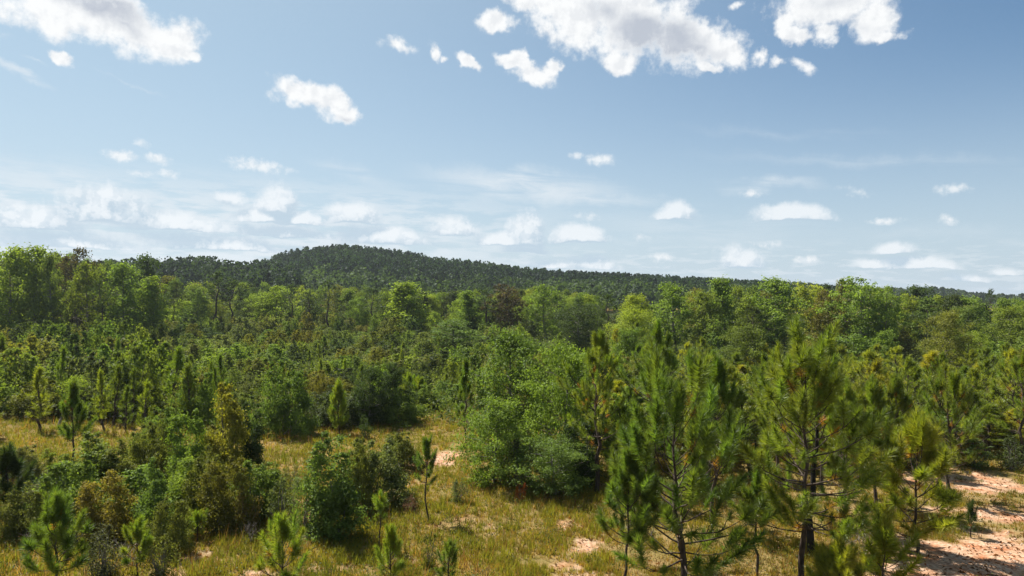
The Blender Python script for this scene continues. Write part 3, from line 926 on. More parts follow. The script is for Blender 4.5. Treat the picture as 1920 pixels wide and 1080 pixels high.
# ------------------------------------------------------------------ near pines, tuft by tuft
# kind, label, short name, px, foot py, top py, crown base, radius m, whorls, per whorl, colour, options
NEAR = [
    ('pine_tree', 'big bushy pine with dark upright needle brushes and curving lower limbs', 'the big bushy pine', 1280, 1096, 672, .12, 3.0, 10, 5, P_MID, dict(tsize=1.45, subs=2, bend=.05, r0=.13, top_up=.85, low_up=.05, globe=.15, curl=.75, flat=.7, old=.25)),
    ('pine_tree', 'tallest pine, thick dark trunk bare below and olive crown rounded on top', 'the tallest pine', 1503, 1089, 603, .22, 2.7, 12, 5, P_OLIVE, dict(tsize=1.3, subs=2, r0=.12, globe=.35, low_up=-.05, top_up=.75, flat=.35, old=.2, curl=.6)),
    ('pine_tree', 'bright yellow-green pine with big round needle tufts beside the sandy track', 'the bright tufted pine', 1720, 1036, 772, .14, 2.0, 8, 4, P_YEL, dict(tsize=1.5, subs=2, globe=.6, r0=.075, flat=.2, old=.2, low_up=.1)),
    ('pine_tree', 'pine with charred black trunk close behind the tallest pine', 'the charred pine', 1523, 1037, 668, .42, 1.7, 8, 4, P_OLIVE, dict(bark=BARK_CHAR, r0=.17, subs=2)),
    ('pine_tree', 'slender pine with yellowed old needles and a dead spreading side branch', 'the yellow-tinged slender pine', 1584, 1017, 712, .36, 1.5, 10, 4, P_OLIVE, dict(old=.3, oldcol=(.33, .20, .02), subs=2, r0=.085)),
    ('young_pine', 'thin straight young pine with a bare lower stem between the bushy and tallest pines', 'the thin straight young pine', 1418, 1074, 878, .45, .55, 6, 3, P_MID, dict(tsize=.8, subs=1, r0=.06)),
    ('young_pine', 'young pine with yellow-brown lower needles in front of the big bushy pine', 'the brown-needled young pine', 1173, 1104, 835, .32, 1.25, 9, 4, P_MID, dict(old=.4, oldcol=(.28, .17, .03), subs=2, r0=.055)),
    ('pine_tree', 'tall pine with orange dying needles and a straight dark trunk', 'the orange-needled pine', 1118, 922, 617, .30, 2.1, 11, 4, P_OLIVE, dict(old=.9, oldcol=(.36, .15, .02), subs=2, r0=.12, globe=.3)),
    ('pine_tree', 'olive pine whose long shadow falls across the sandy track', 'the pine shading the track', 1772, 934, 690, .30, 2.1, 9, 4, P_OLIVE, dict(old=.2, subs=2, r0=.11)),
    ('young_pine', 'low bright yellow-green pine top with orange inner needles', 'the low yellow-green pine', 1570, 1160, 1016, .25, 1.0, 6, 5, P_YEL, dict(old=.5, oldcol=(.40, .20, .02), tsize=1.0, r0=.04)),
    ('young_pine', 'yellowish sapling pine with loose drooping tufts below the bright tufted pine', 'the drooping sapling pine', 1655, 1150, 966, .30, .9, 5, 3, P_YEL, dict(tsize=1.25, globe=.8, subs=1, r0=.04)),
    ('pine_sapling', 'tiny dark sapling pine standing alone by the sandy track', 'the lone track sapling', 1820, 1007, 938, .25, .35, 5, 3, P_DARK, dict(tsize=.6, subs=0, r0=.03)),
    ('young_pine', 'narrow young pine with a needle column on a thin bare stem in the grass', 'the narrow grass pine', 800, 980, 814, .48, .60, 9, 3, P_MID, dict(tsize=.62, subs=1, r0=.04, globe=.3)),
    ('pine_sapling', 'sapling pine with one round tuft on top of a bare stem', 'the one-tuft sapling', 710, 1030, 918, .58, .30, 5, 3, P_BRIGHT, dict(tsize=.6, subs=0, r0=.028)),
    ('pine_sapling', 'bottlebrush sapling pine covered in needles almost to the ground', 'the bottlebrush sapling', 733, 1096, 978, .12, .42, 10, 3, P_BRIGHT, dict(tsize=.66, subs=0, r0=.035, globe=.2)),
    ('pine_sapling', 'upright dark-centred sapling pine at the bare patch, needles only on its top half', 'the dark-centred sapling', 840, 1102, 1008, .30, .34, 7, 3, P_MID, dict(tsize=.62, subs=0, r0=.03, globe=.2)),
    ('pine_sapling', 'spreading sapling pine with two arms lifted like candlesticks', 'the two-armed sapling', 530, 1106, 964, .20, 1.15, 5, 4, P_BRIGHT, dict(tsize=.95, subs=1, r0=.045, curl=.9, low_up=.1)),
    ('young_pine', 'young pine with thin trunk and heavy tufts before golden brown bush', 'the heavy-tufted young pine', 105, 1106, 922, .22, 1.05, 7, 4, P_MID, dict(tsize=1.05, subs=1, r0=.05, low_up=.1)),
    ('pine_sapling', 'small pine with a bright crown tuft rising from dark brush', 'the small brush pine', 257, 1084, 972, .30, .62, 6, 3, P_BRIGHT, dict(tsize=.7, subs=1, r0=.03)),
    ('young_pine', 'dark narrow pine with bare crooked lower twigs at the frame edge', 'the dark narrow pine', 10, 998, 828, .38, .75, 8, 3, P_DARK, dict(old=.4, oldcol=(.14, .07, .02), subs=1, r0=.055)),
    ('pine_tree', 'young pine with rusty dead needles under its crown and a bare trunk', 'the rusty-needled pine', 135, 897, 709, .38, .95, 9, 3, P_MID, dict(old=.6, oldcol=(.20, .07, .02), subs=1, r0=.065)),
    ('pine_sapling', 'short yellow-green pine sapling at the edge of the dark thicket', 'the thicket-edge sapling', 370, 1012, 956, .2, .45, 5, 3, P_BRIGHT, dict(tsize=.62, subs=0, r0=.025)),
    ('young_pine', 'bright green pine alone behind the vine-covered bush', 'the bright lone pine', 637, 815, 711, .15, .85, 9, 4, P_BRIGHT, dict(subs=1, r0=.06, globe=.3)),
    ('young_pine', 'tall thin pine with short branches at the grassy gap', 'the tall thin pine', 873, 838, 664, .30, .65, 11, 3, P_MID, dict(tsize=.85, subs=1, r0=.055)),
    ('young_pine', 'twin-topped yellow-green pine at the end of the grassy gap', 'the twin-topped pine', 767, 762, 698, .2, .95, 7, 4, P_BRIGHT, dict(subs=1, r0=.05)),
    ('young_pine', 'bushy yellow-green pine next to the twin-topped pine', 'the bushy gap pine', 790, 764, 706, .2, .85, 6, 4, P_BRIGHT, dict(subs=1, r0=.05)),
    ('pine_tree', 'olive pine at the track bend with a thin shadow under it', 'the track-bend pine', 1917, 868, 655, .30, 2.2, 9, 4, P_OLIVE, dict(old=.2, subs=2, r0=.12)),
    ('pine_tree', 'slender pine in full sun behind the bright tufted pine', 'the sunlit slender pine', 1678, 880, 700, .35, 1.5, 9, 4, P_OLIVE, dict(subs=2, r0=.08)),
    ('pine_tree', 'dark green pine with whip-like brushes close behind the big bushy pine', 'the whip-brushed pine', 1335, 985, 662, .35, 1.7, 10, 4, P_MID, dict(subs=2, r0=.1, globe=.2)),
    ('pine_tree', 'tall green pine crown rising over the big bushy pine', 'the green crown pine', 1225, 905, 598, .30, 2.2, 11, 4, P_MID, dict(subs=2, r0=.12, globe=.3)),
    ('pine_tree', 'pine with two dark bare stems below a thin crown', 'the bare-stemmed pine', 1455, 965, 640, .45, 1.7, 9, 4, P_OLIVE, dict(subs=2, r0=.1)),
    ('pine_tree', 'olive pine filling the gap between the tallest and bright tufted pines', 'the gap-filling pine', 1640, 955, 705, .35, 1.6, 9, 4, P_OLIVE, dict(subs=2, r0=.09, old=.2)),
    ('pine_tree', 'dense olive pine with many short brushes behind the tallest pine', 'the dense olive pine', 1545, 930, 628, .32, 2.0, 11, 4, P_OLIVE, dict(subs=2, r0=.1, globe=.4)),
]
for i, (kind, label, short, px, pb, pt, cb, Rd, nw, npw, colr, kw) in enumerate(NEAR):
    near_pine(kind, label, px, pb, pt, cb, Rd, nw, npw, colr, 100 + i, group='pines of the clearing', **kw)
    landmark(px, pt, depth(px, pb), short)

# ------------------------------------------------------------------ prototypes
BUSH = [proto_bush(200 + i, 3.0, 3.4, .115, 150, 100, 'mound', .40, open_=.12 + .05 * (i % 3)) for i in range(4)]
BUSH_UP = [proto_bush(210 + i, 3.2, 2.6, .115, 140, 90, 'upright', .38, 14, .18) for i in range(3)]
BUSH_COL = [proto_bush(220 + i, 4.0, 1.8, .11, 150, 90, 'column', .36, 8, .1) for i in range(2)]
BUSH_THIN = [proto_bush(230 + i, 2.2, 2.2, .10, 95, 30, 'upright', .34, 26, .3) for i in range(3)]
TREE_N = [proto_broadleaf(240 + i, 7.5, 5.2, .06, .17, 200, 90, ['round', 'oval', 'round', 'vase'][i], csize=.62) for i in range(4)]
SCRUB = [proto_bush(250 + i, 2.8, 3.2, .20, 90, 44, ['mound', 'upright', 'mound', 'upright', 'mound'][i], .45, 8, .15) for i in range(5)]
TREE_F = [proto_broadleaf(260 + i, 13, [6.2, 5.2, 7.0, 4.6, 6.4, 5.6, 7.5, 5.0][i], .10, .36, 160, 44,
                          ['oval', 'tall', 'round', 'tall', 'vase', 'oval', 'round', 'oval'][i]) for i in range(8)]
PINE_F = [proto_pine(280 + i, 15, .45, 2.6, 11, 4, Ln=.42, La=.55, nn=20, w=.075, subs=2, low_up=.05, top_up=.7) for i in range(3)]
PINE_M = [proto_pine(290 + i, 6.5, .22, [1.9, 1.5, 2.2, 1.2, 1.8, 2.0][i], [9, 9, 10, 9, 8, 10][i], 5, nn=40, w=.028, subs=3, low_up=.15, top_up=1.0) for i in range(6)]
PINE_S = [proto_pine(300 + i, 3.6, .15, [.7, .5, .85, .6][i], 8, 3, nn=40, w=.024, La=.32, subs=1, low_up=.5) for i in range(4)]
TWIGS = [proto_twigs(310 + i) for i in range(3)]

# ------------------------------------------------------------------ shrubs and small trees that can be told apart near by
# protos, kind, category, label, short, px, foot py, top py, width px, colour
B, BU, BC, BT, TN = BUSH, BUSH_UP, BUSH_COL, BUSH_THIN, TREE_N
SHRUBS = [
    (BC[0], 'vine_covered_bush', 'bush', 'tall dark vine-covered bush with a black shadowed foot', 'the tall vine-covered bush', 622, 1006, 832, 92, GREEN),
    (B[0], 'leafy_bush', 'bush', 'grey-green dome of fine twigs beside the vine-covered bush', 'the grey-green dome', 705, 940, 826, 118, SAGE),
    (B[1], 'leafy_bush', 'bush', 'olive bush joining the vine-covered bush and the grey-green dome', 'the joining olive bush', 660, 960, 838, 80, OLIVE),
    (B[2], 'leafy_bush', 'bush', 'olive bush with dark hollow in its middle', 'the hollow olive bush', 280, 905, 800, 92, OLIVE),
    (BU[0], 'leafy_bush', 'bush', 'upright bush with lit crown and deep shadow on one flank', 'the half-shaded bush', 350, 915, 790, 84, LGREEN),
    (BU[1], 'flowering_bush', 'bush', 'tall yellow-flowering bush turning gold at the top', 'the gold-topped bush', 425, 905, 736, 92, (.185, .175, .032)),
    (BC[1], 'cedar_shrub', 'shrub', 'dark narrow cedar standing at the edge of the grass', 'the dark narrow cedar', 468, 892, 764, 50, DKGREEN),
    (B[3], 'leafy_bush', 'bush', 'broad golden brown bush of dry leaves', 'the golden brown bush', 192, 1015, 905, 124, (.175, .145, .034)),
    (BU[2], 'leafy_bush', 'bush', 'green bush with bare grey twigs at its foot', 'the twiggy-footed bush', 287, 1012, 888, 74, GREEN),
    (B[0], 'vine_thicket', 'bush', 'low glossy dark vine thicket', 'the glossy vine thicket', 72, 965, 892, 86, DKGREEN),
    (BT[0], 'dry_shrub', 'shrub', 'reddish brown dry shrub above the dark thicket', 'the reddish brown shrub', 462, 992, 912, 62, (.160, .120, .040)),
    (B[1], 'leafy_bush', 'bush', 'big round dark bush with yellow sprigs on top at the far grass edge', 'the big round dark bush', 538, 815, 690, 104, GREEN),
    (BT[1], 'grey_shrub', 'shrub', 'thin grey-green shrub above the two-armed sapling', 'the thin grey-green shrub', 532, 985, 898, 76, SAGE),
    (BT[2], 'leafy_shrub', 'shrub', 'green shrub leaning against the vine-covered bush', 'the leaning green shrub', 575, 1000, 878, 60, GREEN),
    (B[2], 'leafy_bush', 'bush', 'shadowed thicket bush under the half-shaded bush', 'the shadowed thicket', 385, 965, 858, 100, OLIVE),
    (BT[0], 'yellow_bush', 'bush', 'small yellow-green bush in front of the shadowed thicket', 'the small yellow-green bush', 352, 1010, 958, 56, LIME),
    (B[3], 'leafy_bush', 'bush', 'olive bush at the foot of the twiggy-footed bush', 'the foot bush', 320, 1035, 945, 80, OLIVE),
    (BT[1], 'leafy_shrub', 'shrub', 'wispy yellow-green shrub beside the bottlebrush sapling', 'the wispy shrub', 806, 1066, 1000, 42, (.095, .105, .02)),
    (BT[2], 'leafy_shrub', 'shrub', 'small pale shrub on bare soil beside the narrow grass pine', 'the small pale shrub', 858, 942, 898, 40, SAGE),
    (BT[0], 'dead_shrub', 'shrub', 'dead purplish shrub between the dome and the narrow grass pine', 'the dead purplish shrub', 770, 962, 930, 30, (.13, .075, .065)),
    (BT[1], 'red_topped_sapling', 'sapling', 'thin sapling with a rust red top before the stemmy bush', 'the red-topped sapling', 977, 940, 905, 26, (.22, .062, .022)),
    (TN[1], 'leafy_tree', 'tree', 'dense fresh green tree with foliage to the ground by the grassy gap', 'the dense green tree', 928, 905, 742, 116, LGREEN),
    (TN[0], 'leafy_tree', 'tree', 'large round-headed dark green tree behind the dense green tree', 'the large round-headed tree', 958, 848, 622, 150, GREEN),
    (TN[2], 'leafy_tree', 'tree', 'tall light green tree between round-headed tree and orange-needled pine', 'the light green tree', 1055, 880, 648, 130, LGREEN),
    (TN[3], 'stemmy_bush', 'bush', 'bush of many bare stems with a dark hollow beneath', 'the stemmy bush', 1040, 930, 822, 110, GREEN),
    (BT[2], 'leafy_bush', 'bush', 'grey twiggy bush wedged between the dense green tree and the stemmy bush', 'the grey twiggy bush', 975, 915, 815, 86, GREYG),
    (TN[0], 'leafy_tree', 'tree', 'dark leafy tree with black trunks at the end of the grass', 'the black-trunked tree', 690, 800, 688, 70, DKGREEN),
    (TN[1], 'leafy_tree', 'tree', 'dark round tree between black-trunked tree and twin-topped pine', 'the dark round tree', 735, 792, 682, 62, DKGREEN),
    (B[0], 'leafy_bush', 'bush', 'low olive bush behind the grey-green dome', 'the low olive bush', 748, 878, 812, 84, OLIVE),
    (BT[0], 'leafy_shrub', 'shrub', 'dark narrow shrub stub beside the lone bright pine', 'the shrub stub', 685, 824, 780, 30, DKGREEN),
    (B[1], 'leafy_bush', 'bush', 'wide bush under the track-side pines in shade', 'the shaded wide bush', 1300, 930, 850, 110, OLIVE),
    (BU[0], 'leafy_bush', 'bush', 'dark bush behind the orange-needled pine trunk', 'the dark trunk-side bush', 1085, 912, 800, 90, DKGREEN),
    (BU[1], 'leafy_bush', 'bush', 'bright bush rising behind the orange-needled pine', 'the bright rising bush', 1165, 880, 742, 84, LGREEN),
    (B[2], 'leafy_bush', 'bush', 'olive mound beside the dark narrow pine', 'the olive mound', 40, 1015, 925, 90, OLIVE),
    (BT[1], 'leafy_bush', 'bush', 'twiggy grey bush beside the heavy-tufted young pine', 'the twiggy grey bush', 195, 1085, 990, 84, GREYG),
    (BT[2], 'leafy_bush', 'bush', 'olive bush at the picture foot behind the small brush pine', 'the low olive brush', 300, 1082, 1000, 70, OLIVE),
    (BU[2], 'leafy_bush', 'bush', 'loose green bush in front of the rusty-needled pine', 'the loose green bush', 215, 925, 842, 86, OLIVE),
    (B[3], 'leafy_bush', 'bush', 'dark-hearted bush behind the gold-topped bush', 'the dark-hearted bush', 365, 800, 700, 80, GREEN),
    (BC[0], 'cedar_shrub', 'shrub', 'nearly black narrow cedar in the scrub behind the pines', 'the nearly black cedar', 338, 770, 684, 40, DKGREEN),
    (B[0], 'leafy_bush', 'bush', 'sunlit bush beside the gold-topped bush', 'the sunlit bush', 300, 840, 770, 76, LGREEN),
]
for i, (pr, kind, cat, label, short, px, pb, pt, wpx, colr) in enumerate(SHRUBS):
    x, y = ground_at(px, pb)
    plant(kind, pr, label, cat, (x, y, float(ground_z(np.array([x]), np.array([y]))[0])), z_at(px, pt, y), wpx * y / FPX, colr, group='shrubs of the clearing')
    landmark(px, pt, y, short)

# leafless brush
TW = [(960, 893, 850, 60, 'the bare grey brush', 'bare grey brush caught in front of dense green tree'),
      (880, 800, 735, 44, 'the bare brush by the tall thin pine', 'bare grey brush beside the tall thin pine'),
      (240, 1060, 1010, 90, 'the dry brush heap', 'dry leafless brush at foot of golden brown bush'),
      (1150, 850, 790, 70, 'the pale brush', 'pale leafless brush behind the orange-needled pine'),
      (70, 1030, 985, 70, 'the dry brush', 'dry brush between dark narrow pine and heavy-tufted pine'),
      (470, 1015, 975, 40, 'the dry brush tuft', 'small dry brush under the reddish brown shrub'),
      (1620, 1040, 985, 90, 'the dead brush', 'dead purple-grey brush under the slender pine')]
for i, (px, pb, pt, wpx, short, label) in enumerate(TW):
    x, y = ground_at(px, pb)
    plant('dry_brush', TWIGS[i % 3], label, 'brush', (x, y, 0), z_at(px, pt, y), wpx * y / FPX, GREYG, group='leafless brush')
sx, sy = ground_at(108, 800)
snag = thing('dead_snag', 'leaning dead snag capped with vines among the young pines', 'dead tree', (sx, sy, 0))
v, f = tubes([(bent((0, 0, -.2), (1.1, .2, 3.1), np.random.default_rng(3), .02, 6), np.linspace(.10, .05, 6))], 7)
part('trunk', make_mesh('trunk', v, f, BARK_GREY, smooth=True), snag)
r_ = np.random.default_rng(8)
V, F, t = leaf_cloud(np.array([1.1, .2, 3.0]) + r_.normal(size=(14, 3)) * np.array([.35, .3, .22]), .4, 60, .11, r_)
part('vine_cap', make_mesh('vine_cap', V, F, LEAF, t), snag, LIME)

# ------------------------------------------------------------------ trees of the forest edge that stand out: px, top py, distance, width px, colour
EDGE = [
    (TREE_F[1], 'tall pale yellow-green tree over the forest edge with a pointed crown', 'the pale pointed tree', 757, 526, 150, 78, LIME),
    (TREE_F[6], 'broad lime green tree lit from above at the forest edge', 'the broad lime tree', 520, 533, 155, 62, LIME),
    (TREE_F[5], 'low lime green tree before the dark pines of the forest edge', 'the low lime tree', 345, 563, 150, 60, LIME),
    (TREE_F[3], 'slim yellow-green tree in front of the low dark hill', 'the slim yellow-green tree', 293, 514, 128, 44, LIME),
    (TREE_F[0], 'rounded green tree near the pointed dark tree', 'the rounded green tree', 232, 492, 124, 72, LGREEN),
    (TREE_F[7], 'pointed dark tree on the skyline of the tall wood', 'the pointed dark tree', 266, 476, 132, 50, DKGREEN),
    (TREE_F[4], 'open-crowned reddish tree poking above the tall wood', 'the reddish open tree', 142, 461, 135, 62, (.060, .052, .028)),
    (TREE_F[1], 'tallest yellow-green tree of the wood, thin upright sprays on top', 'the tallest yellow-green tree', 72, 457, 120, 66, LIME),
    (TREE_F[0], 'yellow-green tree at the frame edge of the tall wood', 'the frame-edge tree', 16, 462, 118, 70, LIME),
    (TREE_F[2], 'big rounded dark bush swelling in front of the forest edge', 'the swelling dark bush', 842, 598, 112, 92, GREEN),
    (TREE_F[4], 'brownish half-dead tree among green forest-edge trees', 'the brownish half-dead tree', 955, 530, 150, 54, (.060, .048, .028)),
    (TREE_F[3], 'slender bright tree before dark forest pines', 'the slender bright tree', 884, 542, 150, 42, LGREEN),
    (TREE_F[6], 'bright green tree with layered crown behind the round-headed tree', 'the layered bright tree', 1022, 530, 148, 64, LGREEN),
    (TREE_F[2], 'wide yellow-green tree topping the wood behind the pines', 'the wide yellow-green tree', 1270, 529, 118, 80, LGREEN),
    (TREE_F[1], 'feathery tall tree rising against the far ridge', 'the feathery ridge tree', 1356, 517, 125, 60, LGREEN),
    (TREE_F[4], 'airy tree with see-through crown on the skyline', 'the airy skyline tree', 1612, 517, 115, 80, LGREEN),
    (TREE_F[7], 'dark round tree on the skyline before the thin far ridge', 'the dark skyline tree', 1715, 534, 150, 64, DKGREEN),
    (TREE_F[0], 'full green tree on the skyline between airy and feathery trees', 'the full skyline tree', 1460, 520, 120, 84, LGREEN),
    (TREE_F[5], 'light green sapling tree glowing among the shaded wood', 'the glowing sapling tree', 1655, 618, 78, 40, LGREEN),
    (TREE_F[6], 'dark green rounded tree with a black gap beneath', 'the rounded black-gap tree', 1600, 622, 74, 110, GREEN),
]
for i, (pr, label, short, px, pt, d, wpx, colr) in enumerate(EDGE):
    H = z_at(px, pt, d)
    plant('leafy_tree', pr, label, 'tree', (x_at(px, d), d, 0), H, wpx * d / FPX * 1.1, colr, group='trees of the wood')
    landmark(px, pt, d, short)
EP = [(405, 505, 148, 56, 'tall dark pine with a straight black trunk at the forest edge', 'the black-trunked forest pine'),
      (432, 520, 150, 46, 'dark pine just beyond the black-trunked forest pine', 'the second dark pine'),
      (552, 530, 150, 40, 'dark narrow pine beside the broad lime tree', 'the narrow forest pine'),
      (615, 522, 152, 44, 'dark pine with ragged crown in the middle of the forest edge', 'the ragged pine'),
      (700, 535, 150, 44, 'dark pine beside the pale pointed tree', 'the neighbour pine'),
      (915, 538, 150, 50, 'dense dark pine with black shade under it', 'the dense shade pine'),
      (70, 500, 122, 44, 'dark pine standing within the tall yellow-green wood', 'the enclosed dark pine'),
      (1855, 538, 190, 26, 'small flat-topped pine alone on the skyline', 'the flat-topped skyline pine'),
      (1140, 548, 120, 50, 'upright dark pine before the wood behind the orange-needled pine', 'the upright wood pine')]
for i, (px, pt, d, wpx, label, short) in enumerate(EP):
    plant('forest_pine', PINE_F[i % 3], label, 'pine tree', (x_at(px, d), d, 0), z_at(px, pt, d), wpx * d / FPX * 1.25, P_DARK, group='dark pines of the wood')
    landmark(px, pt, d, short)

# ------------------------------------------------------------------ the rest of the wood, scrub and pines: one by one, looser
def curve(pts):
    a = np.array(pts, float)
    return lambda x: float(np.interp(x, a[:, 0], a[:, 1]))


CANOPY = curve([(-60, 478), (0, 466), (110, 468), (190, 488), (250, 492), (330, 518), (400, 524), (480, 530), (600, 532), (700, 538), (800, 545), (900, 544),
                (1000, 538), (1100, 546), (1200, 540), (1300, 534), (1400, 530), (1500, 526), (1600, 522), (1680, 534), (1760, 548), (1850, 552), (1990, 558)])
used = [(p[0], p[1]) for p in LAND]
clear = []          # open grass: no loose plant has its foot here (px, py boxes)


def free(px, py, mx, my):
    return all(abs(px - a) > mx or abs(py - b) > my for a, b in used)


COLN = {LIME: 'yellow-green', LGREEN: 'light green', GREEN: 'green', DKGREEN: 'dark green', OLIVE: 'olive', SAGE: 'grey-green', GOLD: 'golden',
        P_DARK: 'dark', P_MID: 'green', P_BRIGHT: 'bright green', P_OLIVE: 'olive', P_YEL: 'yellowish', GREYG: 'greyish'}


def jit(c):
    k = random.uniform(.84, 1.2)
    return (c[0] * k * random.uniform(.98, 1.20), c[1] * k, c[2] * k * random.uniform(.8, 1.1))


def scatter(n, pxr, pyr, dfun, mind, make):
    k = tries = 0
    while k < n and tries < n * 40:
        tries += 1
        px = random.uniform(*pxr); lo, hi = pyr(px); py = random.uniform(lo, hi)
        d = dfun(px, py)
        if not free(px, py, mind[0] / d, mind[1] / d) or any(a < px < c and b < py < e for a, b, c, e in clear):
            continue
        used.append((px, py)); make(px, py, d); k += 1


def mk_tree(px, py, d, cols=(LIME, LGREEN, LGREEN, GREEN, GREEN, OLIVE, DKGREEN), wr=(4.6, 7.2), protos=TREE_F, kind='leafy_tree', noun='leafy tree', pines=.24):
    H = z_at(px, py, d)
    if random.random() < pines:
        o = plant('forest_pine', random.choice(PINE_F), '', 'pine tree', (x_at(px, d), d, 0), H, random.uniform(4, 5.5), jit(P_DARK), group='dark pines of the wood')
        auto(o, px, py, d, 'pine', 'dark'); return
    c = random.choice(cols)
    w = random.uniform(*wr)
    if H < 9:
        protos = TREE_N; w = min(w, H * random.uniform(.65, .95))
    else:
        w = min(w, H * random.uniform(.40, .62))
    o = plant(kind, random.choice(protos), '', 'tree', (x_at(px, d), d, 0), H, w, jit(c), group='trees of the wood')
    auto(o, px, py, d, noun, COLN[c])


# forest edge, left and middle: rows of crowns
dl = lambda px: 118 if px < 300 else (118 + (px - 300) * .32 if px < 420 else 156)
for (lo, hi, dd, n, sp) in [(-3, 8, 58, 40, 2800), (-2, 12, 40, 56, 2600), (0, 18, 22, 60, 2700), (2, 40, 2, 52, 3300)]:
    used[:] = [(l[0], l[1]) for l in LAND]
    scatter(n, (-50, 1110), lambda px: (CANOPY(px) + lo, CANOPY(px) + hi), lambda px, py: dl(px) + dd + random.uniform(-4, 4), (sp, 9000), mk_tree)
# the wood behind the pines, in receding ranks
for (lo, hi, d0, n, w, sp) in [(0, 14, 140, 30, (6, 9), 2800), (2, 26, 116, 34, (6, 9), 3600), (34, 78, 88, 36, (4.8, 7), 3400), (74, 125, 68, 36, (4.0, 5.6), 2900)]:
    used[:] = [(l[0], l[1]) for l in LAND]
    scatter(n, (1080, 2120), lambda px: (CANOPY(px) + lo, CANOPY(px) + hi), lambda px, py: d0 + random.uniform(-4, 4), (sp, 9000),
            lambda px, py, d: mk_tree(px, py, d, (LIME, LGREEN, LGREEN, GREEN, GREEN, OLIVE, DKGREEN), w, pines=.08))


def mk_pine(px, py, d, cols=(P_OLIVE, P_OLIVE, P_MID, P_YEL), wr=(3.2, 5.2)):
    c = random.choice(cols)
    o = plant('pine_tree', random.choice(PINE_M), '', 'pine tree', (x_at(px, d), d, 0), max(2.2, z_at(px, py, d)), random.uniform(*wr), jit(c), group='young pines behind the clearing')
    auto(o, px, py, d, 'pine', COLN[c])


dp = curve([(585, 88), (620, 74), (660, 62), (700, 53), (740, 47), (790, 41)])
used[:] = [(l[0], l[1]) for l in LAND]
scatter(90, (1130, 2080), lambda px: (max(590, 640 - abs(px - 1480) * .12) if px < 1560 else 640, 775), lambda px, py: dp(py) + random.uniform(-2, 2), (1300, 900), mk_pine)


def mk_bush(px, pyb, d, hr=(1.6, 3.2), cols=(OLIVE, OLIVE, SAGE, GREEN, LGREEN, GREEN, DKGREEN), wr=(2.4, 4.4), protos=SCRUB):
    c = random.choice(cols); x = x_at(px, d); h = random.uniform(*hr)
    nm = 'scrub_bush' if protos is SCRUB else ('leafy_shrub' if protos is BUSH_THIN else 'leafy_bush')
    o = plant(nm, random.choice(protos), '', 'bush', (x, d, 0), h, random.uniform(*wr), jit(c), group='scrub bushes of the clearing')
    auto(o, px, hor(px) + (CAM_H - h) * FPX / d, d, 'bush', COLN[c])


def mk_sap(px, pyb, d, hr=(1.8, 3.6)):
    c = random.choice((P_MID, P_BRIGHT, P_MID)); h = random.uniform(*hr)
    o = plant('young_pine', random.choice(PINE_S), '', 'young pine', (x_at(px, d), d, 0), h, random.uniform(.9, 1.7) * (.7 + h / 8), jit(c), group='young pines of the scrub')
    auto(o, px, hor(px) + (CAM_H - h) * FPX / d, d, 'young pine', COLN[c])


used.clear()
clear += [(20, 812, 250, 885), (490, 800, 600, 880), (290, 990, 520, 1110), (770, 775, 880, 1110), (590, 1010, 900, 1110), (100, 1020, 130, 1110), (500, 960, 560, 1110)]
dz = lambda px, py: CAM_H * FPX / (py - hor(px))
# scrub plain up to the forest edge (by foot of the plant)
scatter(124, (300, 1000), lambda px: (612 + (px - 300) * .016, 735), dz, (2300, 420), mk_bush)
scatter(32, (480, 880), lambda px: (650, 760), dz, (1300, 400), mk_sap)
scatter(56, (290, 1010), lambda px: (604 + (px - 300) * .016, 640), dz, (3000, 300), lambda px, py, d: mk_bush(px, py, d, (2.4, 4.6), (OLIVE, GREEN, GREEN, SAGE, DKGREEN), (3.2, 5.4)))
scatter(30, (1000, 1960), lambda px: (625, 690), dz, (3000, 300), lambda px, py, d: mk_bush(px, py, d, (2.2, 4.2), (OLIVE, GREEN, LGREEN, SAGE), (3.4, 5.6)))
# taller thicket under the left wood
scatter(60, (-40, 400), lambda px: (655, 790), dz, (2000, 600), lambda px, py, d: mk_bush(px, py, d, (2.4, 5.0), (OLIVE, GREEN, SAGE, GREEN, DKGREEN, LGREEN), (2.8, 5)))
scatter(24, (-40, 420), lambda px: (735, 830), dz, (1300, 500), lambda px, py, d: mk_sap(px, py, d, (2.6, 5.2)))
scatter(46, (1140, 1960), lambda px: (792, 905 if px < 1700 else 840), dz, (1500, 420), lambda px, py, d: mk_pine(px, hor(px) + (CAM_H - random.uniform(3.6, 6.4)) * FPX / d, d))
# bushes of the middle ground
scatter(20, (420, 880), lambda px: (735, 800), dz, (2300, 700), lambda px, py, d: mk_bush(px, py, d, (1.6, 3.4), protos=BUSH))
scatter(14, (880, 1190), lambda px: (700, 800), dz, (2300, 700), lambda px, py, d: mk_bush(px, py, d, (3, 5.5), (GREEN, LGREEN, OLIVE), (3, 4.6), BUSH))
scatter(26, (1240, 1960), lambda px: (800, 880), dz, (1700, 500), lambda px, py, d: mk_bush(px, py, d, (.8, 2.0), (OLIVE, GREEN, DKGREEN), (1.5, 3.0), BUSH_THIN))
scatter(13, (-30, 560), lambda px: (860, 1060), dz, (1500, 800), lambda px, py, d: mk_bush(px, py, d, (1.3, 2.9), (OLIVE, OLIVE, GREEN, SAGE, LGREEN), (1.8, 3.2), BUSH + BUSH_UP))
scatter(22, (20, 560), lambda px: (880, 1050), dz, (900, 500), lambda px, py, d: mk_bush(px, py, d, (.7, 1.5), (OLIVE, GREEN, SAGE, LGREEN), (1.0, 2.0), BUSH_THIN))

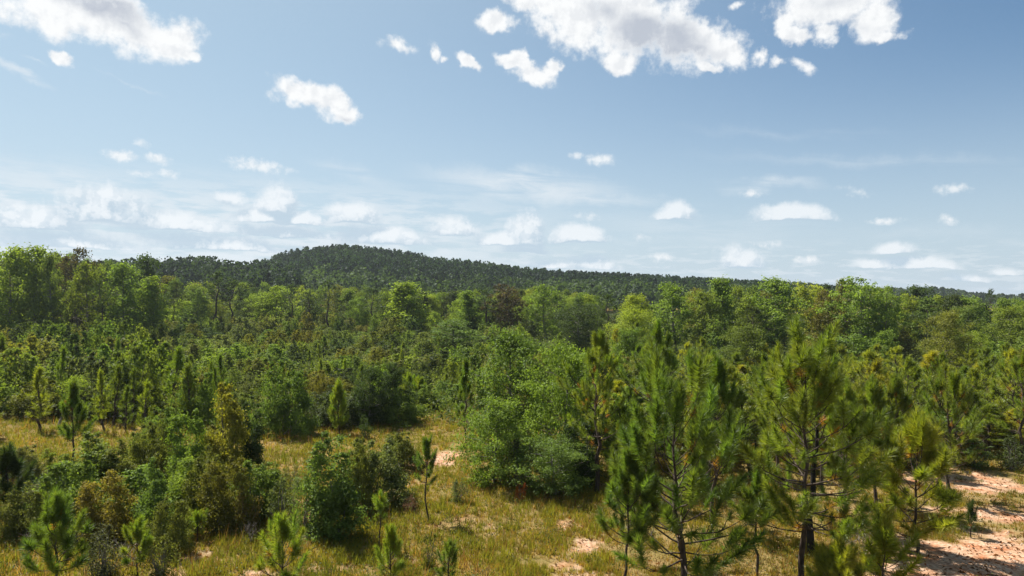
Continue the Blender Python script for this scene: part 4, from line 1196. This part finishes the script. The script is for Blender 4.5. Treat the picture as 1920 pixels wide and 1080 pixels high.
# labels for the looser plants: colour, kind and what they stand by
ORD = ['', 'second ', 'third ', 'fourth ', 'fifth ', 'sixth ', 'seventh ', 'eighth ', 'ninth ', 'tenth ', 'eleventh ', 'twelfth ', 'thirteenth ', 'fourteenth ']
slots = {}
for (o, px, py, d, noun, adj) in AUTO:
    b = min(LAND, key=lambda l: ((px - l[0]) / 1.0) ** 2 + ((py - l[1]) * 1.6) ** 2 + (900 * (math.log(d / l[2]))) ** 2 * .02)
    rel = 'beyond' if d > b[2] * 1.12 else ('in front of' if d < b[2] * .9 else 'beside')
    side = 'sunward' if px < b[0] else 'shadeward'
    slots.setdefault((b[3], rel, side, noun, adj), []).append(((px - b[0]) ** 2 + (py - b[1]) ** 2, o))
for (short, rel, side, noun, adj), lst in slots.items():
    for k, (_, o) in enumerate(sorted(lst, key=lambda q: q[0])):
        o['label'] = f"{ORD[min(k, 13)]}{adj} {noun} {rel} {short}, on its {'sunlit' if side == 'sunward' else 'shaded'} side"

# ------------------------------------------------------------------ grass, weeds and low scrub: nobody could count them
def grass(name, label, n, pxr, pyr, hr, color, seed, blades=8, bare_cut=.5, w=.02, fall=1.0):
    r = np.random.default_rng(seed)
    px = r.uniform(pxr[0], pxr[1], n)
    d0, d1 = CAM_H * FPX / (pyr[1] - HOR), CAM_H * FPX / (pyr[0] - HOR)
    d = d0 * (d1 / d0) ** (r.uniform(0, 1, n) ** fall)
    x = (px - 960) / FPX * d
    b = bare_at(x, d); cl = fbm(x * .9, d * .9, seed + 3, 4)
    ok = (r.uniform(0, 1, n) > b / bare_cut) & (cl > .30 + .25 * r.uniform(0, 1, n))
    x, d, cl = x[ok], d[ok], cl[ok]; m = len(x)
    z = ground_z(x, d)
    h = r.uniform(*hr, m) * (.55 + cl)
    idx = np.repeat(np.arange(m), blades)
    a = r.uniform(0, 6.28, len(idx)); sp = r.uniform(.05, .65, len(idx))
    base = np.stack([x[idx] + r.normal(size=len(idx)) * .05, d[idx] + r.normal(size=len(idx)) * .05, z[idx] - .02], 1)
    tip = base + np.stack([np.cos(a) * sp, np.sin(a) * sp, np.ones_like(a)], 1) * (h[idx] * r.uniform(.6, 1.1, len(idx)))[:, None]
    side = np.stack([-np.sin(a + r.normal(size=len(a)) * .8), np.cos(a), 0 * a], 1) * (w * (1 + d[idx] / 60) / 2)[:, None]
    V = np.stack([base - side, base + side, tip], 1).reshape(-1, 3)
    t = np.repeat(np.clip(.6 * fbm(x * .5, d * .5, seed + 9, 3)[idx] * 1.3 - .1 + r.uniform(0, .45, len(idx)), 0, 1), 3)
    o = bpy.data.objects.new(name, make_mesh(name, V, np.arange(len(V)).reshape(-1, 3), GRASSM, t)); COL.objects.link(o)
    o.color = (*color, 1); o['kind'] = 'stuff'; o['label'] = label; o['category'] = 'grass'
    return o


grass('grass', 'yellow-green wild grass growing over the clearing', 72000, (-160, 2250), (740, 1110), (.10, .26), (.155, .158, .034), 21, 7)
grass('dry_grass', 'straw-coloured dry grass standing among the bushes', 40000, (-160, 2250), (740, 1110), (.10, .24), (.21, .16, .055), 22, 6, .7)
grass('tall_grass', 'taller green grass and seedlings along the bushes', 16000, (-60, 1150), (760, 1100), (.22, .45), (.125, .145, .030), 23, 7, .35)


def weeds(name, label, n, pxr, pyr, hr, per, leaf, color, seed, bare_cut=.4, thr=.5):
    r = np.random.default_rng(seed)
    px = r.uniform(*pxr, n)
    d0, d1 = CAM_H * FPX / (pyr[1] - HOR), CAM_H * FPX / (pyr[0] - HOR)
    d = d0 * (d1 / d0) ** r.uniform(0, 1, n)
    x = (px - 960) / FPX * d
    ok = (bare_at(x, d) < bare_cut * r.uniform(.2, 1, n)) & (fbm(x * .4, d * .4, seed + 5, 4) > thr - .15 * r.uniform(0, 1, n))
    x, d = x[ok], d[ok]; m = len(x)
    h = r.uniform(*hr, m)
    C = np.stack([x, d, ground_z(x, d) + h * .5], 1)
    V, F, t = leaf_cloud(C, h * 1.1, per, leaf, r, flat=.8)
    o = bpy.data.objects.new(name, make_mesh(name, V, F, LEAF, t)); COL.objects.link(o)
    o.color = (*color, 1); o['kind'] = 'stuff'; o['label'] = label; o['category'] = 'undergrowth'


weeds('weeds', 'low leafy weeds scattered through the grass', 3200, (-160, 2250), (780, 1110), (.15, .55), 22, .075, (.070, .085, .024), 31)
weeds('undergrowth', 'knee-high green undergrowth filling the scrub plain', 9000, (-160, 2250), (596, 800), (.5, 1.5), 26, .24, (.085, .110, .030), 32, .9, .22)
weeds('brown_weeds', 'brown seed heads and dry weeds in the clearing', 1500, (-60, 1500), (800, 1110), (.15, .5), 20, .06, (.13, .072, .030), 33, .6, .5)


def litter(name, label, cat, n, pxr, pyr, size, color, mat, seed, need=.12, flat=True):
    r = np.random.default_rng(seed)
    px = r.uniform(*pxr, n); d0, d1 = CAM_H * FPX / (pyr[1] - HOR), CAM_H * FPX / (pyr[0] - HOR)
    d = d0 * (d1 / d0) ** r.uniform(0, 1, n)
    x = (px - 960) / FPX * d
    ok = (bare_at(x, d) > need * r.uniform(0, 1.6, n)) & (fbm(x * .8, d * .8, seed, 4) > .42 + .12 * r.uniform(-1, 1, n))
    x, d = x[ok], d[ok]; m = len(x); z = ground_z(x, d)
    s = r.uniform(*size, m)
    if flat:
        P = np.stack([x, d, z + .015 + s * .1], 1)
        V, F = leaf_quads(P, unit(r.normal(size=(m, 3)) * .5 + np.array([0, 0, 1.2])), s, s * .35, r)
        t = np.repeat(r.uniform(0, 1, m), 4)
    else:
        oc = np.array([[1, 0, 0], [-1, 0, 0], [0, 1, 0], [0, -1, 0], [0, 0, .55], [0, 0, -.3]], float)
        of = np.array([[0, 2, 4], [2, 1, 4], [1, 3, 4], [3, 0, 4], [2, 0, 5], [1, 2, 5], [3, 1, 5], [0, 3, 5]])
        V = (np.stack([x, d, z], 1)[:, None] + oc[None] * s[:, None, None] * r.uniform(.6, 1.3, (m, 6, 1))).reshape(-1, 3)
        F = (of[None] + (np.arange(m) * 6)[:, None, None]).reshape(-1, 3); t = np.repeat(r.uniform(0, 1, m), 6)
    o = bpy.data.objects.new(name, make_mesh(name, V, F, mat, t)); COL.objects.link(o)
    o.color = (*color, 1); o['kind'] = 'stuff'; o['label'] = label; o['category'] = cat


litter('fallen_litter', 'brown fallen needles and dead leaves on the bare soil', 'litter', 16000, (250, 1980), (800, 1110), (.06, .22), (.10, .052, .026), GRASSM, 51, .0)
STONE = leaf_material('pale_stone', 0.0, 0.02, .7, warm=(.9, .72, .58), spread=(.7, 1.2))
litter('gravel', 'pale stones and clods on the sandy track', 'gravel', 2600, (1000, 1980), (820, 1110), (.02, .09), (.50, .38, .29), STONE, 52, .5, False)

grass('dry_stalks', 'tall dry brown weed stalks standing in the grass', 2600, (-160, 2250), (770, 1110), (.45, .95), (.15, .095, .045), 24, 5, .6, .014)

# ------------------------------------------------------------------ summer haze
def haze():
    m, nt = nodemat('summer_haze')
    v = nt.nodes.new('ShaderNodeVolumePrincipled')
    v.inputs['Color'].default_value = (.80, .88, 1.0, 1)
    v.inputs['Density'].default_value = .0001
    v.inputs['Anisotropy'].default_value = .35
    out = nt.nodes.new('ShaderNodeOutputMaterial')
    nt.links.new(v.outputs[0], out.inputs['Volume'])
    x, y0, y1, z0, z1 = 6600, -700, 9600, -12, 45
    V = np.array([[sx, sy, sz] for sz in (z0, z1) for sy in (y0, y1) for sx in (-x, x)], float)
    F = np.array([[0, 2, 3, 1], [4, 5, 7, 6], [0, 1, 5, 4], [2, 6, 7, 3], [0, 4, 6, 2], [1, 3, 7, 5]])
    o = bpy.data.objects.new('haze', make_mesh('haze', V, F, m)); COL.objects.link(o)
    o['kind'] = 'stuff'; o['label'] = 'thin pale summer haze over the far woods'; o['category'] = 'haze'


haze()
